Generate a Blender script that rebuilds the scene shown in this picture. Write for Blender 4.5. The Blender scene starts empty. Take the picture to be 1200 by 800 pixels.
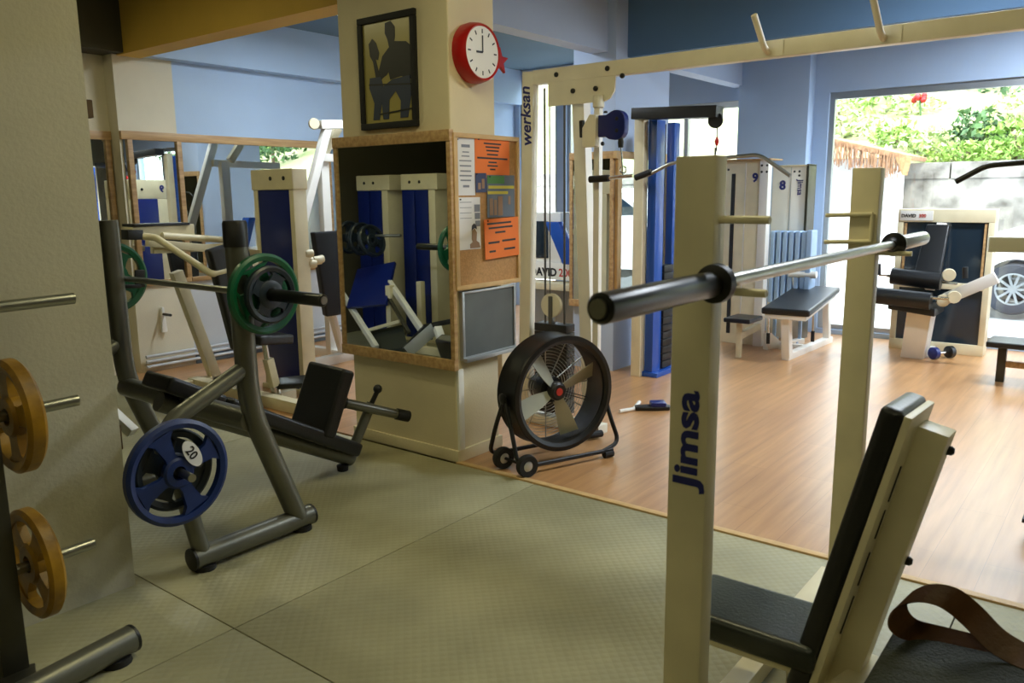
import bpy, bmesh, math, random
from mathutils import Vector, Matrix
random.seed(7)
C = bpy.context.scene.collection
R = math.radians
V = Vector

# ------------------------------------------------------------------ camera
EYE = V((0, 0, 1.5))
F = 945.0
def _d(x, y):
    return V((x - 600, -(y - 400), -F))
_ax = _d(1350, 220).normalized(); _ay = _d(-630, 242).normalized()
_az = _ax.cross(_ay).normalized(); _ay = _az.cross(_ax)
ROT = Matrix((_ax, _ay, _az))                    # camera axes -> world axes
def ray(x, y): return ROT @ _d(x, y)
def PX(x, y, X): d = ray(x, y); return EYE + d * (X / d.x)      # photo point on the plane x = X
def PY(x, y, Y): d = ray(x, y); return EYE + d * (Y / d.y)
def PZ(x, y, Z): d = ray(x, y); return EYE + d * ((Z - 1.5) / d.z)
cam = bpy.data.objects.new('camera', bpy.data.cameras.new('camera')); C.objects.link(cam)
m4 = ROT.to_4x4(); m4.translation = EYE; cam.matrix_world = m4
cam.data.sensor_width = 36; cam.data.lens = F * 36 / 1200
cam.data.clip_start = .05; cam.data.clip_end = 200
cam.data.dof.use_dof = True; cam.data.dof.focus_distance = 4.4; cam.data.dof.aperture_fstop = 5.6
bpy.context.scene.camera = cam

# ------------------------------------------------------------------ materials
def lin(c): return tuple(((v / 255) / 12.92 if v / 255 <= .04045 else ((v / 255 + .055) / 1.055) ** 2.4) for v in c) + (1,)
def mat(name, rgb, rough=.5, metal=0, var=.0, scale=6, bump=0, bscale=60, rgb2=None, coat=0, spec=.5):
    m = bpy.data.materials.new(name); m.use_nodes = True
    nt = m.node_tree; b = nt.nodes['Principled BSDF']
    b.inputs['Roughness'].default_value = rough; b.inputs['Metallic'].default_value = metal
    b.inputs['Coat Weight'].default_value = coat; b.inputs['Specular IOR Level'].default_value = spec
    c = lin(rgb); b.inputs['Base Color'].default_value = c
    tc = nt.nodes.new('ShaderNodeTexCoord')
    if var or rgb2:
        n = nt.nodes.new('ShaderNodeTexNoise'); n.inputs['Scale'].default_value = scale; n.inputs['Detail'].default_value = 6
        nt.links.new(tc.outputs['Object'], n.inputs['Vector'])
        r = nt.nodes.new('ShaderNodeValToRGB'); e = r.color_ramp.elements
        e[0].position = .35; e[1].position = .68
        c2 = lin(rgb2) if rgb2 else tuple(v * (1 - var) for v in c[:3]) + (1,)
        e[0].color = c2; e[1].color = c
        nt.links.new(n.outputs['Fac'], r.inputs['Fac']); nt.links.new(r.outputs['Color'], b.inputs['Base Color'])
    if bump:
        n2 = nt.nodes.new('ShaderNodeTexNoise'); n2.inputs['Scale'].default_value = bscale; n2.inputs['Detail'].default_value = 4
        nt.links.new(tc.outputs['Object'], n2.inputs['Vector'])
        bp = nt.nodes.new('ShaderNodeBump'); bp.inputs['Strength'].default_value = bump; bp.inputs['Distance'].default_value = .01
        nt.links.new(n2.outputs['Fac'], bp.inputs['Height']); nt.links.new(bp.outputs['Normal'], b.inputs['Normal'])
    return m
M = {}
M['daylit_cream'] = mat('daylit_cream_paint', (230, 226, 208), .4, 0, .08, 7)  # crossover's cream made paler, the daylight on it put into the colour
M['cream'] = mat('cream_paint', (226, 216, 182), .42, 0, .10, 7)
M['white'] = mat('white_paint', (236, 234, 226), .4, 0, .06, 5)
M['offwall'] = mat('cream_wall', (222, 214, 190), .8, 0, .08, 2.5, .15, 90)
M['pillar'] = mat('pillar_wall', (225, 212, 178), .75, 0, .09, 3, .15, 90)
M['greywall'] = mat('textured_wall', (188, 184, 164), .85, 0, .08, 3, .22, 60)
M['bluewall'] = mat('light_blue_wall', (178, 202, 230), .75, 0, .06, 2, .1, 80)
M['blue2'] = mat('blue_pillar_wall', (188, 206, 234), .75, 0, .05, 2, .1, 80)
M['lintel'] = mat('blue_lintel', (176, 198, 227), .75, 0, .06, 2, .1, 80)
M['ceil'] = mat('slate_ceiling', (98, 124, 144), .85, 0, .08, 2)
M['ochre'] = mat('ochre_paint', (212, 172, 72), .7, 0, .08, 3, .1, 80)
M['beamblue'] = mat('slate_blue_paint', (96, 130, 166), .8, 0, .08, 2)
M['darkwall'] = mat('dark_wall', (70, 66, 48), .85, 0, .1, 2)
M['tube'] = mat('grey_metallic_tube', (112, 112, 102), .36, .55, .12, 9)
M['darktube'] = mat('dark_tube', (70, 68, 56), .4, .5, .12, 9)
M['chrome'] = mat('chrome', (205, 205, 200), .18, 1)
M['barsteel'] = mat('worn_bar_steel', (168, 168, 160), .3, 1, .12, 20)
M['alu'] = mat('aluminium', (176, 180, 182), .38, .8)
M['black'] = mat('black_plastic', (20, 20, 20), .42, 0, .1, 9)
M['drum'] = mat('black_drum', (15, 16, 15), .4, 0, .15, 9)
M['rubber'] = mat('black_rubber', (18, 18, 18), .7)
M['sleeve'] = mat('black_bar_sleeve', (26, 26, 22), .3, .15, .1, 15)
M['vinyl'] = mat('black_vinyl', (24, 25, 26), .36, 0, .1, 14, .12, 120)
M['vinylgreen'] = mat('worn_black_vinyl', (44, 50, 44), .34, 0, .0, 5, .15, 90, rgb2=(30, 34, 30))
M['navy'] = mat('navy_panel', (16, 34, 108), .32, 0, .08, 4)
M['royal'] = mat('royal_blue_panel', (34, 82, 172), .24, 0, .06, 4)
M['navyprint'] = mat('navy_print', (26, 34, 110), .5)
M['blackprint'] = mat('black_print', (22, 22, 28), .5)
M['redprint'] = mat('red_print', (190, 50, 40), .5)
M['plateblue'] = mat('blue_plate_rubber', (17, 44, 106), .42, 0, .25, 12)
M['plategreen'] = mat('green_plate_rubber', (14, 96, 62), .4, 0, .2, 12)
M['platedark'] = mat('dark_plate_rubber', (28, 40, 52), .42, 0, .2, 12)
M['plateyellow'] = mat('yellow_plate_rubber', (172, 128, 24), .42, 0, .0, 9, .1, 60, rgb2=(108, 76, 14))
M['red'] = mat('red_plastic', (178, 24, 22), .3, 0, .05, 4)
M['face'] = mat('clock_face', (232, 230, 224), .4)
M['paper'] = mat('white_paper', (232, 232, 236), .7, 0, .03, 9)
M['orange'] = mat('orange_paper', (240, 124, 48), .7, 0, .04, 9)
M['cork'] = mat('cork', (196, 150, 98), .85, 0, .2, 70, .3, 150)
M['slate'] = mat('slate_board', (96, 102, 102), .5, 0, .2, 5)
M['fwood'] = mat('pale_pine', (214, 178, 124), .5, 0, .15, 14)
M['leather'] = mat('brown_leather', (92, 58, 26), .5, 0, .25, 16, .2, 80)
M['towelpad'] = mat('dark_textured_pad', (44, 48, 36), .8, 0, .15, 20, .9, 130)
M['radiator'] = mat('pale_blue_radiator', (158, 186, 220), .4, 0, .04, 5)
M['fanblade'] = mat('fan_blade_grey', (184, 186, 172), .4, .2, .08, 8)
M['wire'] = mat('galvanised_wire', (196, 198, 194), .35, .6)
M['concrete'] = mat('weathered_concrete', (178, 174, 164), .9, 0, .0, 2.6, .6, 14, rgb2=(96, 92, 84))
M['lowwall'] = mat('pale_grey_wall', (196, 200, 204), .7, 0, .08, 2, .1, 80)
M['hutwall'] = mat('whitewashed_wall', (240, 238, 232), .9, 0, .05, 3, .3, 20)
M['thatch'] = mat('dry_thatch', (176, 132, 96), .9, 0, .35, 18, .5, 40)
M['ground'] = mat('pale_paving', (208, 206, 200), .9, 0, .1, 2)
M['soil'] = mat('garden_slope', (140, 150, 96), .95, 0, .0, 1.2, .3, 9, rgb2=(170, 160, 130))
M['carwhite'] = mat('white_car_paint', (240, 240, 244), .2, 0, coat=1)
M['tyre'] = mat('tyre_rubber', (58, 60, 68), .8)
M['cable'] = mat('steel_cable', (96, 96, 92), .4, .6)
M['stain'] = mat('brown_stain', (86, 66, 40), .8, 0, .3, 20)
M['skirt'] = mat('grey_blue_skirting', (120, 140, 160), .5)

def wood(name, a, b, sc=(3, 30, 30), rough=.45):
    m = mat(name, a, rough); nt = m.node_tree; bs = nt.nodes['Principled BSDF']
    tc = nt.nodes.new('ShaderNodeTexCoord'); mp = nt.nodes.new('ShaderNodeMapping'); mp.inputs['Scale'].default_value = sc
    n = nt.nodes.new('ShaderNodeTexNoise'); n.inputs['Scale'].default_value = 1; n.inputs['Detail'].default_value = 8
    r = nt.nodes.new('ShaderNodeValToRGB'); r.color_ramp.elements[0].position = .3; r.color_ramp.elements[1].position = .7
    r.color_ramp.elements[0].color = lin(b); r.color_ramp.elements[1].color = lin(a)
    nt.links.new(tc.outputs['Object'], mp.inputs['Vector']); nt.links.new(mp.outputs[0], n.inputs['Vector'])
    nt.links.new(n.outputs['Fac'], r.inputs['Fac']); nt.links.new(r.outputs['Color'], bs.inputs['Base Color'])
    return m
M['trim'] = wood('raw_pine_trim', (206, 172, 122), (168, 130, 86), (3, 40, 40))
M['trimdark'] = wood('worn_pine_trim', (186, 152, 104), (146, 112, 70), (3, 40, 40))

def laminate():
    m = mat('laminate_floor', (200, 150, 104), .33); nt = m.node_tree; bs = nt.nodes['Principled BSDF']
    tc = nt.nodes.new('ShaderNodeTexCoord')
    br = nt.nodes.new('ShaderNodeTexBrick'); br.inputs['Scale'].default_value = 1
    br.inputs['Brick Width'].default_value = 1.2; br.inputs['Row Height'].default_value = .19; br.inputs['Mortar Size'].default_value = .0008
    br.inputs['Color1'].default_value = lin((200, 152, 102)); br.inputs['Color2'].default_value = lin((190, 142, 94)); br.inputs['Mortar'].default_value = lin((150, 110, 76))
    nt.links.new(tc.outputs['Object'], br.inputs['Vector'])
    mp = nt.nodes.new('ShaderNodeMapping'); mp.inputs['Scale'].default_value = (1.4, 22, 1)
    n = nt.nodes.new('ShaderNodeTexNoise'); n.inputs['Scale'].default_value = 1; n.inputs['Detail'].default_value = 9
    nt.links.new(tc.outputs['Object'], mp.inputs['Vector']); nt.links.new(mp.outputs[0], n.inputs['Vector'])
    r = nt.nodes.new('ShaderNodeValToRGB'); r.color_ramp.elements[0].position = .3; r.color_ramp.elements[1].position = .7
    r.color_ramp.elements[0].color = (.72, .68, .64, 1); r.color_ramp.elements[1].color = (1, 1, 1, 1)
    nt.links.new(n.outputs['Fac'], r.inputs['Fac'])
    mx = nt.nodes.new('ShaderNodeMix'); mx.data_type = 'RGBA'; mx.blend_type = 'MULTIPLY'; mx.inputs['Factor'].default_value = 1
    nt.links.new(br.outputs['Color'], mx.inputs[6]); nt.links.new(r.outputs['Color'], mx.inputs[7]); nt.links.new(mx.outputs[2], bs.inputs['Base Color'])
    return m
M['laminate'] = laminate()
_b = M['laminate'].node_tree.nodes['Principled BSDF']; _b.inputs['Coat Weight'].default_value = .35; _b.inputs['Coat Roughness'].default_value = .28
def rubbermat():
    m = mat('stud_rubber_mat', (160, 154, 122), .5); nt = m.node_tree; bs = nt.nodes['Principled BSDF']
    tc = nt.nodes.new('ShaderNodeTexCoord')
    vo = nt.nodes.new('ShaderNodeTexVoronoi'); vo.inputs['Scale'].default_value = 34; vo.inputs['Randomness'].default_value = 0
    mp = nt.nodes.new('ShaderNodeMapping'); mp.inputs['Rotation'].default_value = (0, 0, R(45))
    nt.links.new(tc.outputs['Object'], mp.inputs['Vector']); nt.links.new(mp.outputs[0], vo.inputs['Vector'])
    bp = nt.nodes.new('ShaderNodeBump'); bp.inputs['Strength'].default_value = .55; bp.inputs['Distance'].default_value = .004; bp.invert = True
    nt.links.new(vo.outputs['Distance'], bp.inputs['Height']); nt.links.new(bp.outputs['Normal'], bs.inputs['Normal'])
    n = nt.nodes.new('ShaderNodeTexNoise'); n.inputs['Scale'].default_value = 1.7; n.inputs['Detail'].default_value = 7
    nt.links.new(tc.outputs['Object'], n.inputs['Vector'])
    r = nt.nodes.new('ShaderNodeValToRGB'); r.color_ramp.elements[0].position = .35; r.color_ramp.elements[1].position = .65
    r.color_ramp.elements[0].color = lin((140, 136, 106)); r.color_ramp.elements[1].color = lin((168, 163, 130))
    nt.links.new(n.outputs['Fac'], r.inputs['Fac']); nt.links.new(r.outputs['Color'], bs.inputs['Base Color'])
    return m
M['mat'] = rubbermat()
def mirror():
    m = bpy.data.materials.new('mirror_glass'); m.use_nodes = True; b = m.node_tree.nodes['Principled BSDF']
    b.inputs['Base Color'].default_value = (.80, .84, .80, 1); b.inputs['Metallic'].default_value = 1; b.inputs['Roughness'].default_value = .01
    return m
M['mirror'] = mirror()
def glass(name, tint, gl=.06):
    m = bpy.data.materials.new(name); m.use_nodes = True; nt = m.node_tree; nt.nodes.remove(nt.nodes['Principled BSDF'])
    t = nt.nodes.new('ShaderNodeBsdfTransparent'); t.inputs['Color'].default_value = tint
    g = nt.nodes.new('ShaderNodeBsdfGlossy'); g.inputs['Roughness'].default_value = .02
    mx = nt.nodes.new('ShaderNodeMixShader'); mx.inputs['Fac'].default_value = gl
    nt.links.new(t.outputs[0], mx.inputs[1]); nt.links.new(g.outputs[0], mx.inputs[2]); nt.links.new(mx.outputs[0], nt.nodes['Material Output'].inputs['Surface'])
    return m
M['glass'] = glass('window_glass', (.95, .97, .97, 1), .05)
M['smoke'] = mat('smoked_panel', (34, 48, 60), .12, 0, spec=.7)
M['picglass'] = mat('glossy_print', (172, 160, 96), .25)
M['silh'] = mat('dark_print', (14, 16, 13), .5)
M['silhblue'] = mat('blue_print', (44, 54, 78), .5)
def leafmat(name, a, b):
    m = mat(name, a, .6, 0, .0, 3, rgb2=b); return m
M['leaf1'] = leafmat('bright_leaf', (166, 190, 96), (110, 150, 60))
M['leaf2'] = leafmat('dark_leaf', (84, 120, 62), (52, 86, 44))
M['leaf3'] = leafmat('pale_leaf', (196, 204, 150), (150, 170, 104))
M['bark'] = mat('bark', (110, 92, 72), .9)

# ------------------------------------------------------------------ mesh tools
WM = {}
def frame_of(d, up=(0, 0, 1)):
    d = V(d).normalized(); up = V(up)
    if abs(d.dot(up.normalized())) > .98: up = V((0, 1, 0)) if abs(d.y) < .9 else V((1, 0, 0))
    s = d.cross(up).normalized(); u = s.cross(d).normalized()
    return s, u, d
class MB:
    def __init__(s): s.bm = bmesh.new()
    def _add(s, verts, faces):
        vs = [s.bm.verts.new(v) for v in verts]; out = []
        for f in faces:
            try: out.append(s.bm.faces.new([vs[i] for i in f]))
            except ValueError: pass
        return vs, out
    def hexa(s, p, bev=0):      # p: 8 points, bottom 4 then top 4
        vs, fs = s._add(p, [(3, 2, 1, 0), (4, 5, 6, 7), (0, 1, 5, 4), (1, 2, 6, 5), (2, 3, 7, 6), (3, 0, 4, 7)])
        bmesh.ops.recalc_face_normals(s.bm, faces=fs)
        if bev:
            es = list({e for f in fs for e in f.edges})
            bmesh.ops.bevel(s.bm, geom=es, offset=bev, segments=2 if bev < .012 else 4, profile=.6, affect='EDGES')
        return s
    def box(s, a, b, bev=0):    # two corners
        x0, x1 = sorted((a[0], b[0])); y0, y1 = sorted((a[1], b[1])); z0, z1 = sorted((a[2], b[2]))
        return s.hexa([V(q) for q in ((x0, y0, z0), (x1, y0, z0), (x1, y1, z0), (x0, y1, z0), (x0, y0, z1), (x1, y0, z1), (x1, y1, z1), (x0, y1, z1))], bev)
    def bar(s, p0, p1, w, h, up=(0, 0, 1), bev=.004):     # w across, h along up
        p0, p1 = V(p0), V(p1); a, u, d = frame_of(p1 - p0, up); a = a * w / 2; u = u * h / 2
        return s.hexa([p0 - a - u, p0 + a - u, p1 + a - u, p1 - a - u, p0 - a + u, p0 + a + u, p1 + a + u, p1 - a + u], bev)
    def tube(s, pts, r, seg=12, bend=0):
        pts = [V(p) for p in pts]
        if bend and len(pts) > 2:
            q = [pts[0]]
            for i in range(1, len(pts) - 1):
                a, b, c = pts[i - 1], pts[i], pts[i + 1]
                t = min(bend, (a - b).length * .48, (c - b).length * .48)
                A = b + (a - b).normalized() * t; B = b + (c - b).normalized() * t
                for k in range(7):
                    u = k / 6; q.append(A * (1 - u) ** 2 + b * 2 * u * (1 - u) + B * u * u)
            q.append(pts[-1]); pts = q
        rr = r if isinstance(r, (list, tuple)) else [r] * len(pts)
        rings = []; ref = None
        for i, p in enumerate(pts):
            d = (pts[min(i + 1, len(pts) - 1)] - pts[max(i - 1, 0)]).normalized()
            if ref is None: sd, u, _ = frame_of(d)
            else:
                u = (ref - d * ref.dot(d)).normalized(); sd = d.cross(u)
            ref = u
            rings.append([s.bm.verts.new(p + (sd * math.cos(2 * math.pi * k / seg) + u * math.sin(2 * math.pi * k / seg)) * rr[i]) for k in range(seg)])
        fs = []
        for i in range(len(rings) - 1):
            for k in range(seg):
                fs.append(s.bm.faces.new((rings[i][k], rings[i][(k + 1) % seg], rings[i + 1][(k + 1) % seg], rings[i + 1][k])))
        fs.append(s.bm.faces.new(rings[0][::-1])); fs.append(s.bm.faces.new(rings[-1]))
        bmesh.ops.recalc_face_normals(s.bm, faces=fs)
        return s
    def lathe(s, prof, o, axis, seg=32, closed=False):    # prof: (radius, distance along axis)
        o = V(o); a, u, d = frame_of(axis); rings = []
        for r, t in prof:
            rings.append([s.bm.verts.new(o + d * t + (a * math.cos(2 * math.pi * k / seg) + u * math.sin(2 * math.pi * k / seg)) * max(r, 1e-5)) for k in range(seg)])
        fs = []; n = len(rings)
        for i in range(n if closed else n - 1):
            A, B = rings[i], rings[(i + 1) % n]
            for k in range(seg): fs.append(s.bm.faces.new((A[k], A[(k + 1) % seg], B[(k + 1) % seg], B[k])))
        if not closed:
            fs.append(s.bm.faces.new(rings[0][::-1])); fs.append(s.bm.faces.new(rings[-1]))
        bmesh.ops.recalc_face_normals(s.bm, faces=fs)
        return s
    def prism(s, poly, o, u, v, depth, bev=0):           # polygon in the plane (u, v) at o, pushed along u x v
        o, u, v = V(o), V(u), V(v); n = u.cross(v).normalized() * depth; k = len(poly)
        A = [o + u * a + v * b for a, b in poly]
        vs, fs = s._add(A + [p + n for p in A], [tuple(range(k))[::-1], tuple(range(k, 2 * k))] + [(i, (i + 1) % k, (i + 1) % k + k, i + k) for i in range(k)])
        bmesh.ops.recalc_face_normals(s.bm, faces=fs)
        if bev: bmesh.ops.bevel(s.bm, geom=list({e for f in fs for e in f.edges}), offset=bev, segments=3, profile=.6, affect='EDGES')
        return s
    def ball(s, c, r, seg=12):
        bmesh.ops.create_uvsphere(s.bm, u_segments=seg, v_segments=max(6, seg // 2), radius=r, matrix=Matrix.Translation(V(c)))
        return s
    def build(s, name, m, parent=None, at=None, ang=35):
        if parent is not None: s.bm.transform(WM[parent.name].inverted())
        elif at is not None: s.bm.transform(Matrix.Translation(-V(at)))
        me = bpy.data.meshes.new(name); s.bm.to_mesh(me); s.bm.free()
        for p in me.polygons: p.use_smooth = True
        me.set_sharp_from_angle(angle=R(ang))
        me.materials.append(M[m] if isinstance(m, str) else m)
        o = bpy.data.objects.new(name, me); C.objects.link(o)
        if parent is not None: o.parent = parent; WM[o.name] = WM[parent.name]
        else:
            if at is not None: o.location = at
            WM[o.name] = Matrix.Translation(V(at or (0, 0, 0)))
        return o
def tag(o, label, cat, group=None, kind=None):
    o['label'] = label; o['category'] = cat
    if group: o['group'] = group
    if kind: o['kind'] = kind
    return o
def thing(name, label, cat, loc, group=None, rz=0):
    o = bpy.data.objects.new(name, None); C.objects.link(o); o.location = loc; o.rotation_euler = (0, 0, rz)
    o.empty_display_size = .05
    WM[o.name] = Matrix.Translation(V(loc)) @ Matrix.Rotation(rz, 4, 'Z')
    return tag(o, label, cat, group)
def struct(o): o['kind'] = 'structure'; return o
def sbox(name, m, a, b, bev=0): return struct(MB().box(a, b, bev).build(name, m))
def dup(root, loc, label, group=None, mats=None, rz=None):
    r = root.copy(); C.objects.link(r); r.location = loc; r['label'] = label
    if rz is not None: r.rotation_euler = (0, 0, rz)
    if group: r['group'] = group
    WM[r.name] = Matrix.Translation(V(loc)) @ Matrix.Rotation(r.rotation_euler.z, 4, 'Z')
    for ch in list(root.children):
        c = ch.copy(); C.objects.link(c); c.parent = r; WM[c.name] = WM[r.name]
        for g in list(ch.children):
            d = g.copy(); C.objects.link(d); d.parent = c
    return r
def text(name, s, size, o, u, v, m, parent, bold=.012, thick=.0015, align='LEFT', shear=0, wide=1):
    cu = bpy.data.curves.new(name, 'FONT'); cu.body = s; cu.size = size; cu.offset = bold * size; cu.extrude = thick; cu.align_x = align; cu.shear = shear
    cu.resolution_u = 3
    t = bpy.data.objects.new(name, cu); C.objects.link(t)
    dg = bpy.context.evaluated_depsgraph_get(); me = bpy.data.meshes.new_from_object(t.evaluated_get(dg)); bpy.data.objects.remove(t)
    u, v = V(u).normalized(), V(v).normalized(); n = u.cross(v)
    mt = Matrix((u * wide, v, n)).transposed().to_4x4(); mt.translation = V(o)
    me.transform(WM[parent.name].inverted() @ mt); me.materials.clear(); me.materials.append(M[m])
    ob = bpy.data.objects.new(name, me); C.objects.link(ob); ob.parent = parent; WM[ob.name] = WM[parent.name]
    return ob
class Bolts:
    def __init__(s): s.it = []
    def build(s, name, m, parent):
        for p, n, r, h in s.it:
            MB().lathe([(r, 0), (r, h * .7), (r * .6, h)], V(p) - V(n).normalized() * .001, n, 10).build(name, m, parent)
def bolt(bs, p, n, r=.011, h=.006): bs.it.append((p, n, r, h))

# ================================================================== SETTING
CZ = 3.1
fl = MB().box((3.28, -4, -.1), (8.95, 7.2, 0)); struct(fl.build('floor', 'laminate'))
g = .0022
for i, (x0, x1) in enumerate(((-3, -.54), (-.54, 1.46), (1.46, 3.26))):
    ys = (-4, -1.6, .4, 2.41, 4.4, 7.1) if i != 1 else (-4, -1.6, .41, 2.41, 4.4, 7.1)
    for y0, y1 in zip(ys, ys[1:]):
        struct(MB().box((x0 + g, y0 + g, -.1), (x1 - g, y1 - g, -.001), .003).build('floor', 'mat'))
sbox('floor', 'rubber', (-3, -4, -.12), (3.27, 7.1, -.012))
sbox('trim_1', 'fwood', (3.262, -4, -.02), (3.30, 2.97, .006), .002)
sbox('ceiling', 'ceil', (-3.1, -4.1, CZ), (9.0, 7.3, CZ + .15))
# near wall on the left, its far side hidden
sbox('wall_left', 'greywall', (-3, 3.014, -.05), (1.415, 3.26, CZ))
# the far wall: cream recess, cream pier, light blue run
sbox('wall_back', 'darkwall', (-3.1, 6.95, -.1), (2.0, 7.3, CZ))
sbox('wall_back', 'offwall', (2.0, 6.95, -.1), (3.45, 7.3, CZ))
sbox('wall_back', 'offwall', (3.43, 6.8, -.1), (3.945, 7.3, CZ))
sbox('wall_back', 'bluewall', (3.945, 6.8, .76), (9.0, 7.3, CZ))
sbox('wall_back', 'lowwall', (3.945, 6.8, -.1), (9.0, 7.3, .76))
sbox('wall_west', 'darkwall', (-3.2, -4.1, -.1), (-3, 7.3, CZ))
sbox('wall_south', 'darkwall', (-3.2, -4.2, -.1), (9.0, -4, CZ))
sbox('ceiling_beam', 'bluewall', (3.67, 6.68, 2.67), (8.8, 6.8, CZ))
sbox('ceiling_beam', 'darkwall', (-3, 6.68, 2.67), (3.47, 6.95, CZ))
sbox('ceiling_beam', 'ochre', (3.47, 3.83, 2.66), (3.67, 6.8, CZ))
sbox('ceiling_beam', 'ochre', (3.47, -4, 2.66), (3.67, 2.97, CZ))
sbox('ceiling_beam', 'blue2', (3.66, 3.58, 2.63), (5.87, 3.74, CZ))
sbox('ceiling_beam', 'blue2', (6.8, 3.58, 2.63), (8.8, 3.74, CZ))
sbox('ceiling_beam', 'beamblue', (6.05, -4, 2.60), (6.35, 3.5, CZ))
# columns
WXX = 8.8
sbox('column', 'pillar', (3.28, 2.97, -.05), (3.66, 3.83, CZ), .012)
sbox('baseboard_column', 'pillar', (3.268, 2.955, 0), (3.672, 3.845, .07), .004)
sbox('column', 'blue2', (5.87, 3.5, -.05), (6.8, 3.91, CZ), .006)
sbox('column', 'lintel', (8.62, 2.86, -.05), (8.82, 3.61, CZ), .006)
# window wall
def wallpart(y0, y1, z0, z1, m='lintel'): sbox('wall_right', m, (8.8, y0, z0), (9.0, y1, z1))
wins = [(-3.3, -1.25, .05, 2.5), (.7, 2.71, .05, 2.5), (3.62, 4.9, .05, 2.5), (5.05, 5.98, .05, 2.98), (6.12, 6.72, .05, 2.98), (-1.1, .6, .05, 2.5)]  # last window listed is unseen, added for more daylight on the blue column
wins.sort()
ys = [-4.1] + [v for w in wins for v in w[:2]] + [7.3]
for a, b in zip(ys[::2], ys[1::2]): wallpart(a, b, -.1, CZ)
for i, (y0, y1, z0, z1) in enumerate(wins):
    wallpart(y0, y1, z1, CZ); wallpart(y0, y1, -.1, z0)
    w = struct(bpy.data.objects.new('window_%d' % (i + 1), None)); C.objects.link(w); w.location = (8.86, (y0 + y1) / 2, z0); WM[w.name] = Matrix.Translation(w.location)
    t = .05
    fr = MB()
    fr.box((8.84, y0, z0), (8.90, y0 + t, z1)).box((8.84, y1 - t, z0), (8.90, y1, z1)).box((8.84, y0 + t, z1 - .07), (8.90, y1 - t, z1)).box((8.84, y0 + t, z0), (8.90, y1 - t, z0 + .05))
    if i == 0: fr.box((8.84, (y0 + y1) / 2 - .04, z0 + .05), (8.90, (y0 + y1) / 2 + .04, z1 - .07))
    if i == 3: fr.box((8.84, 4.3, z0 + .05), (8.90, 4.35, z1 - .07))
    if i == 4: fr.box((8.845, y0 + t, 2.72), (8.895, y1 - t, 2.735))
    fr.build('window_frame', 'alu', w)
    MB().box((8.867, y0 + t - .01, z0 + .04), (8.873, y1 - t + .01, z1 - .06)).build('pane', 'glass', w)
# timber rails on the far wall above the mirrors
sbox('trim_2', 'trim', (3.43, 6.765, 1.99), (8.6, 6.8, 2.06), .003)
sbox('trim_3', 'trim', (2.2, 6.92, 1.99), (3.425, 6.95, 2.06), .003)
sbox('baseboard_back', 'skirt', (3.95, 6.785, 0), (8.6, 6.8, .09), .003)

# heating pipes along the far wall
for k, z in enumerate((.055, .10, .145)):
    MB().tube([(3.46, 6.755, z), (8.3, 6.755, z)], .014, 10).build('heating_pipe', 'lowwall')
    o = bpy.data.objects['heating_pipe' if k == 0 else 'heating_pipe.%03d' % k]
    tag(o, ('lowest', 'middle', 'topmost')[k] + ' of the three white heating pipes along the far wall', 'pipe', 'heating pipes')
t = tag(MB().prism([(0, 0), (.05, 0), (.035, .22), (.015, .22)], (3.63, 6.79, .34), (1, 0, 0), (0, 0, 1), .03, .003).build('wall_bracket', 'white', at=(3.65, 6.78, .34)), 'small white bracket with black peg on the wall below the far mirror', 'bracket')
MB().tube([(3.655, 6.765, .50), (3.655, 6.64, .50)], .012, 10).build('peg', 'black', t)

# wall mirrors
def wallmirror(name, label, x0, x1, Y, strip):
    r = thing(name, label, 'mirror', ((x0 + x1) / 2, Y - .02, .79), 'mirrors on the far wall')
    MB().box((x0, Y - .012, .80), (x1, Y - .006, 1.99)).build('glass', 'mirror', r)
    f = MB().box((x0, Y - .03, .76), (x1, Y, .80), .002)
    for s in strip: f.box((s - .022, Y - .034, .80), (s + .022, Y - .006, 1.99), .002)
    f.build('wooden_frame', 'trimdark', r)
    return r
wallmirror('wall_mirror', 'tall wood framed mirror on the cream pier of the far wall', 3.45, 3.96, 6.8, (3.50, 3.94))
wallmirror('wall_mirror', 'long mirror on the light blue far wall behind the cream machines', 3.965, 8.5, 6.8, (5.6, 7.2))
wallmirror('wall_mirror', 'narrow mirror in the recess of the far wall behind the barbell rack', 2.2, 3.42, 6.95, (3.39,))

# ================================================================== FRONT COLUMN
def colmirror(label, X, Y, ya, yb, xr=None):
    r = thing('column_mirror', label, 'mirror', (X, (ya + yb) / 2, .56), 'mirrors on the columns')
    MB().box((X - .022, ya + .03, .60), (X - .016, yb - .03, 1.79)).build('glass', 'mirror', r)
    f = MB().box((X - .035, ya, .54), (X, yb, .60), .003).box((X - .035, ya, 1.785), (X, yb, 1.845), .003)
    f.box((X - .03, ya, .60), (X, ya + .03, 1.785), .002).box((X - .03, yb - .03, .60), (X, yb, 1.785), .002)
    f.build('wooden_frame', 'trim', r)
    return r
colmirror('wood framed mirror on the cream column under the framed picture', 3.279, 0, 2.945, 3.89)
colmirror('wood framed mirror on the left face of the blue column', 5.869, 0, 3.50, 3.93)
r = thing('column_mirror', 'wood framed mirror on the front face of the blue column beside the blue tower', 'mirror', (6.3, 3.49, .56), 'mirrors on the columns')
MB().box((5.93, 3.478, .60), (6.75, 3.484, 1.79)).build('glass', 'mirror', r)
f = MB().box((5.835, 3.465, .54), (6.8, 3.499, .60), .003).box((5.835, 3.465, 1.785), (6.8, 3.499, 1.845), .003)
f.box((5.87, 3.468, .60), (5.935, 3.499, 1.785), .002).box((6.745, 3.468, .60), (6.8, 3.499, 1.785), .002)
f.build('wooden_frame', 'fwood', r)
# white cover strip on the column corner is part of the column
sbox('trim_4', 'white', (3.285, 2.955, 0.07), (3.33, 2.972, .54), .002)

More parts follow.
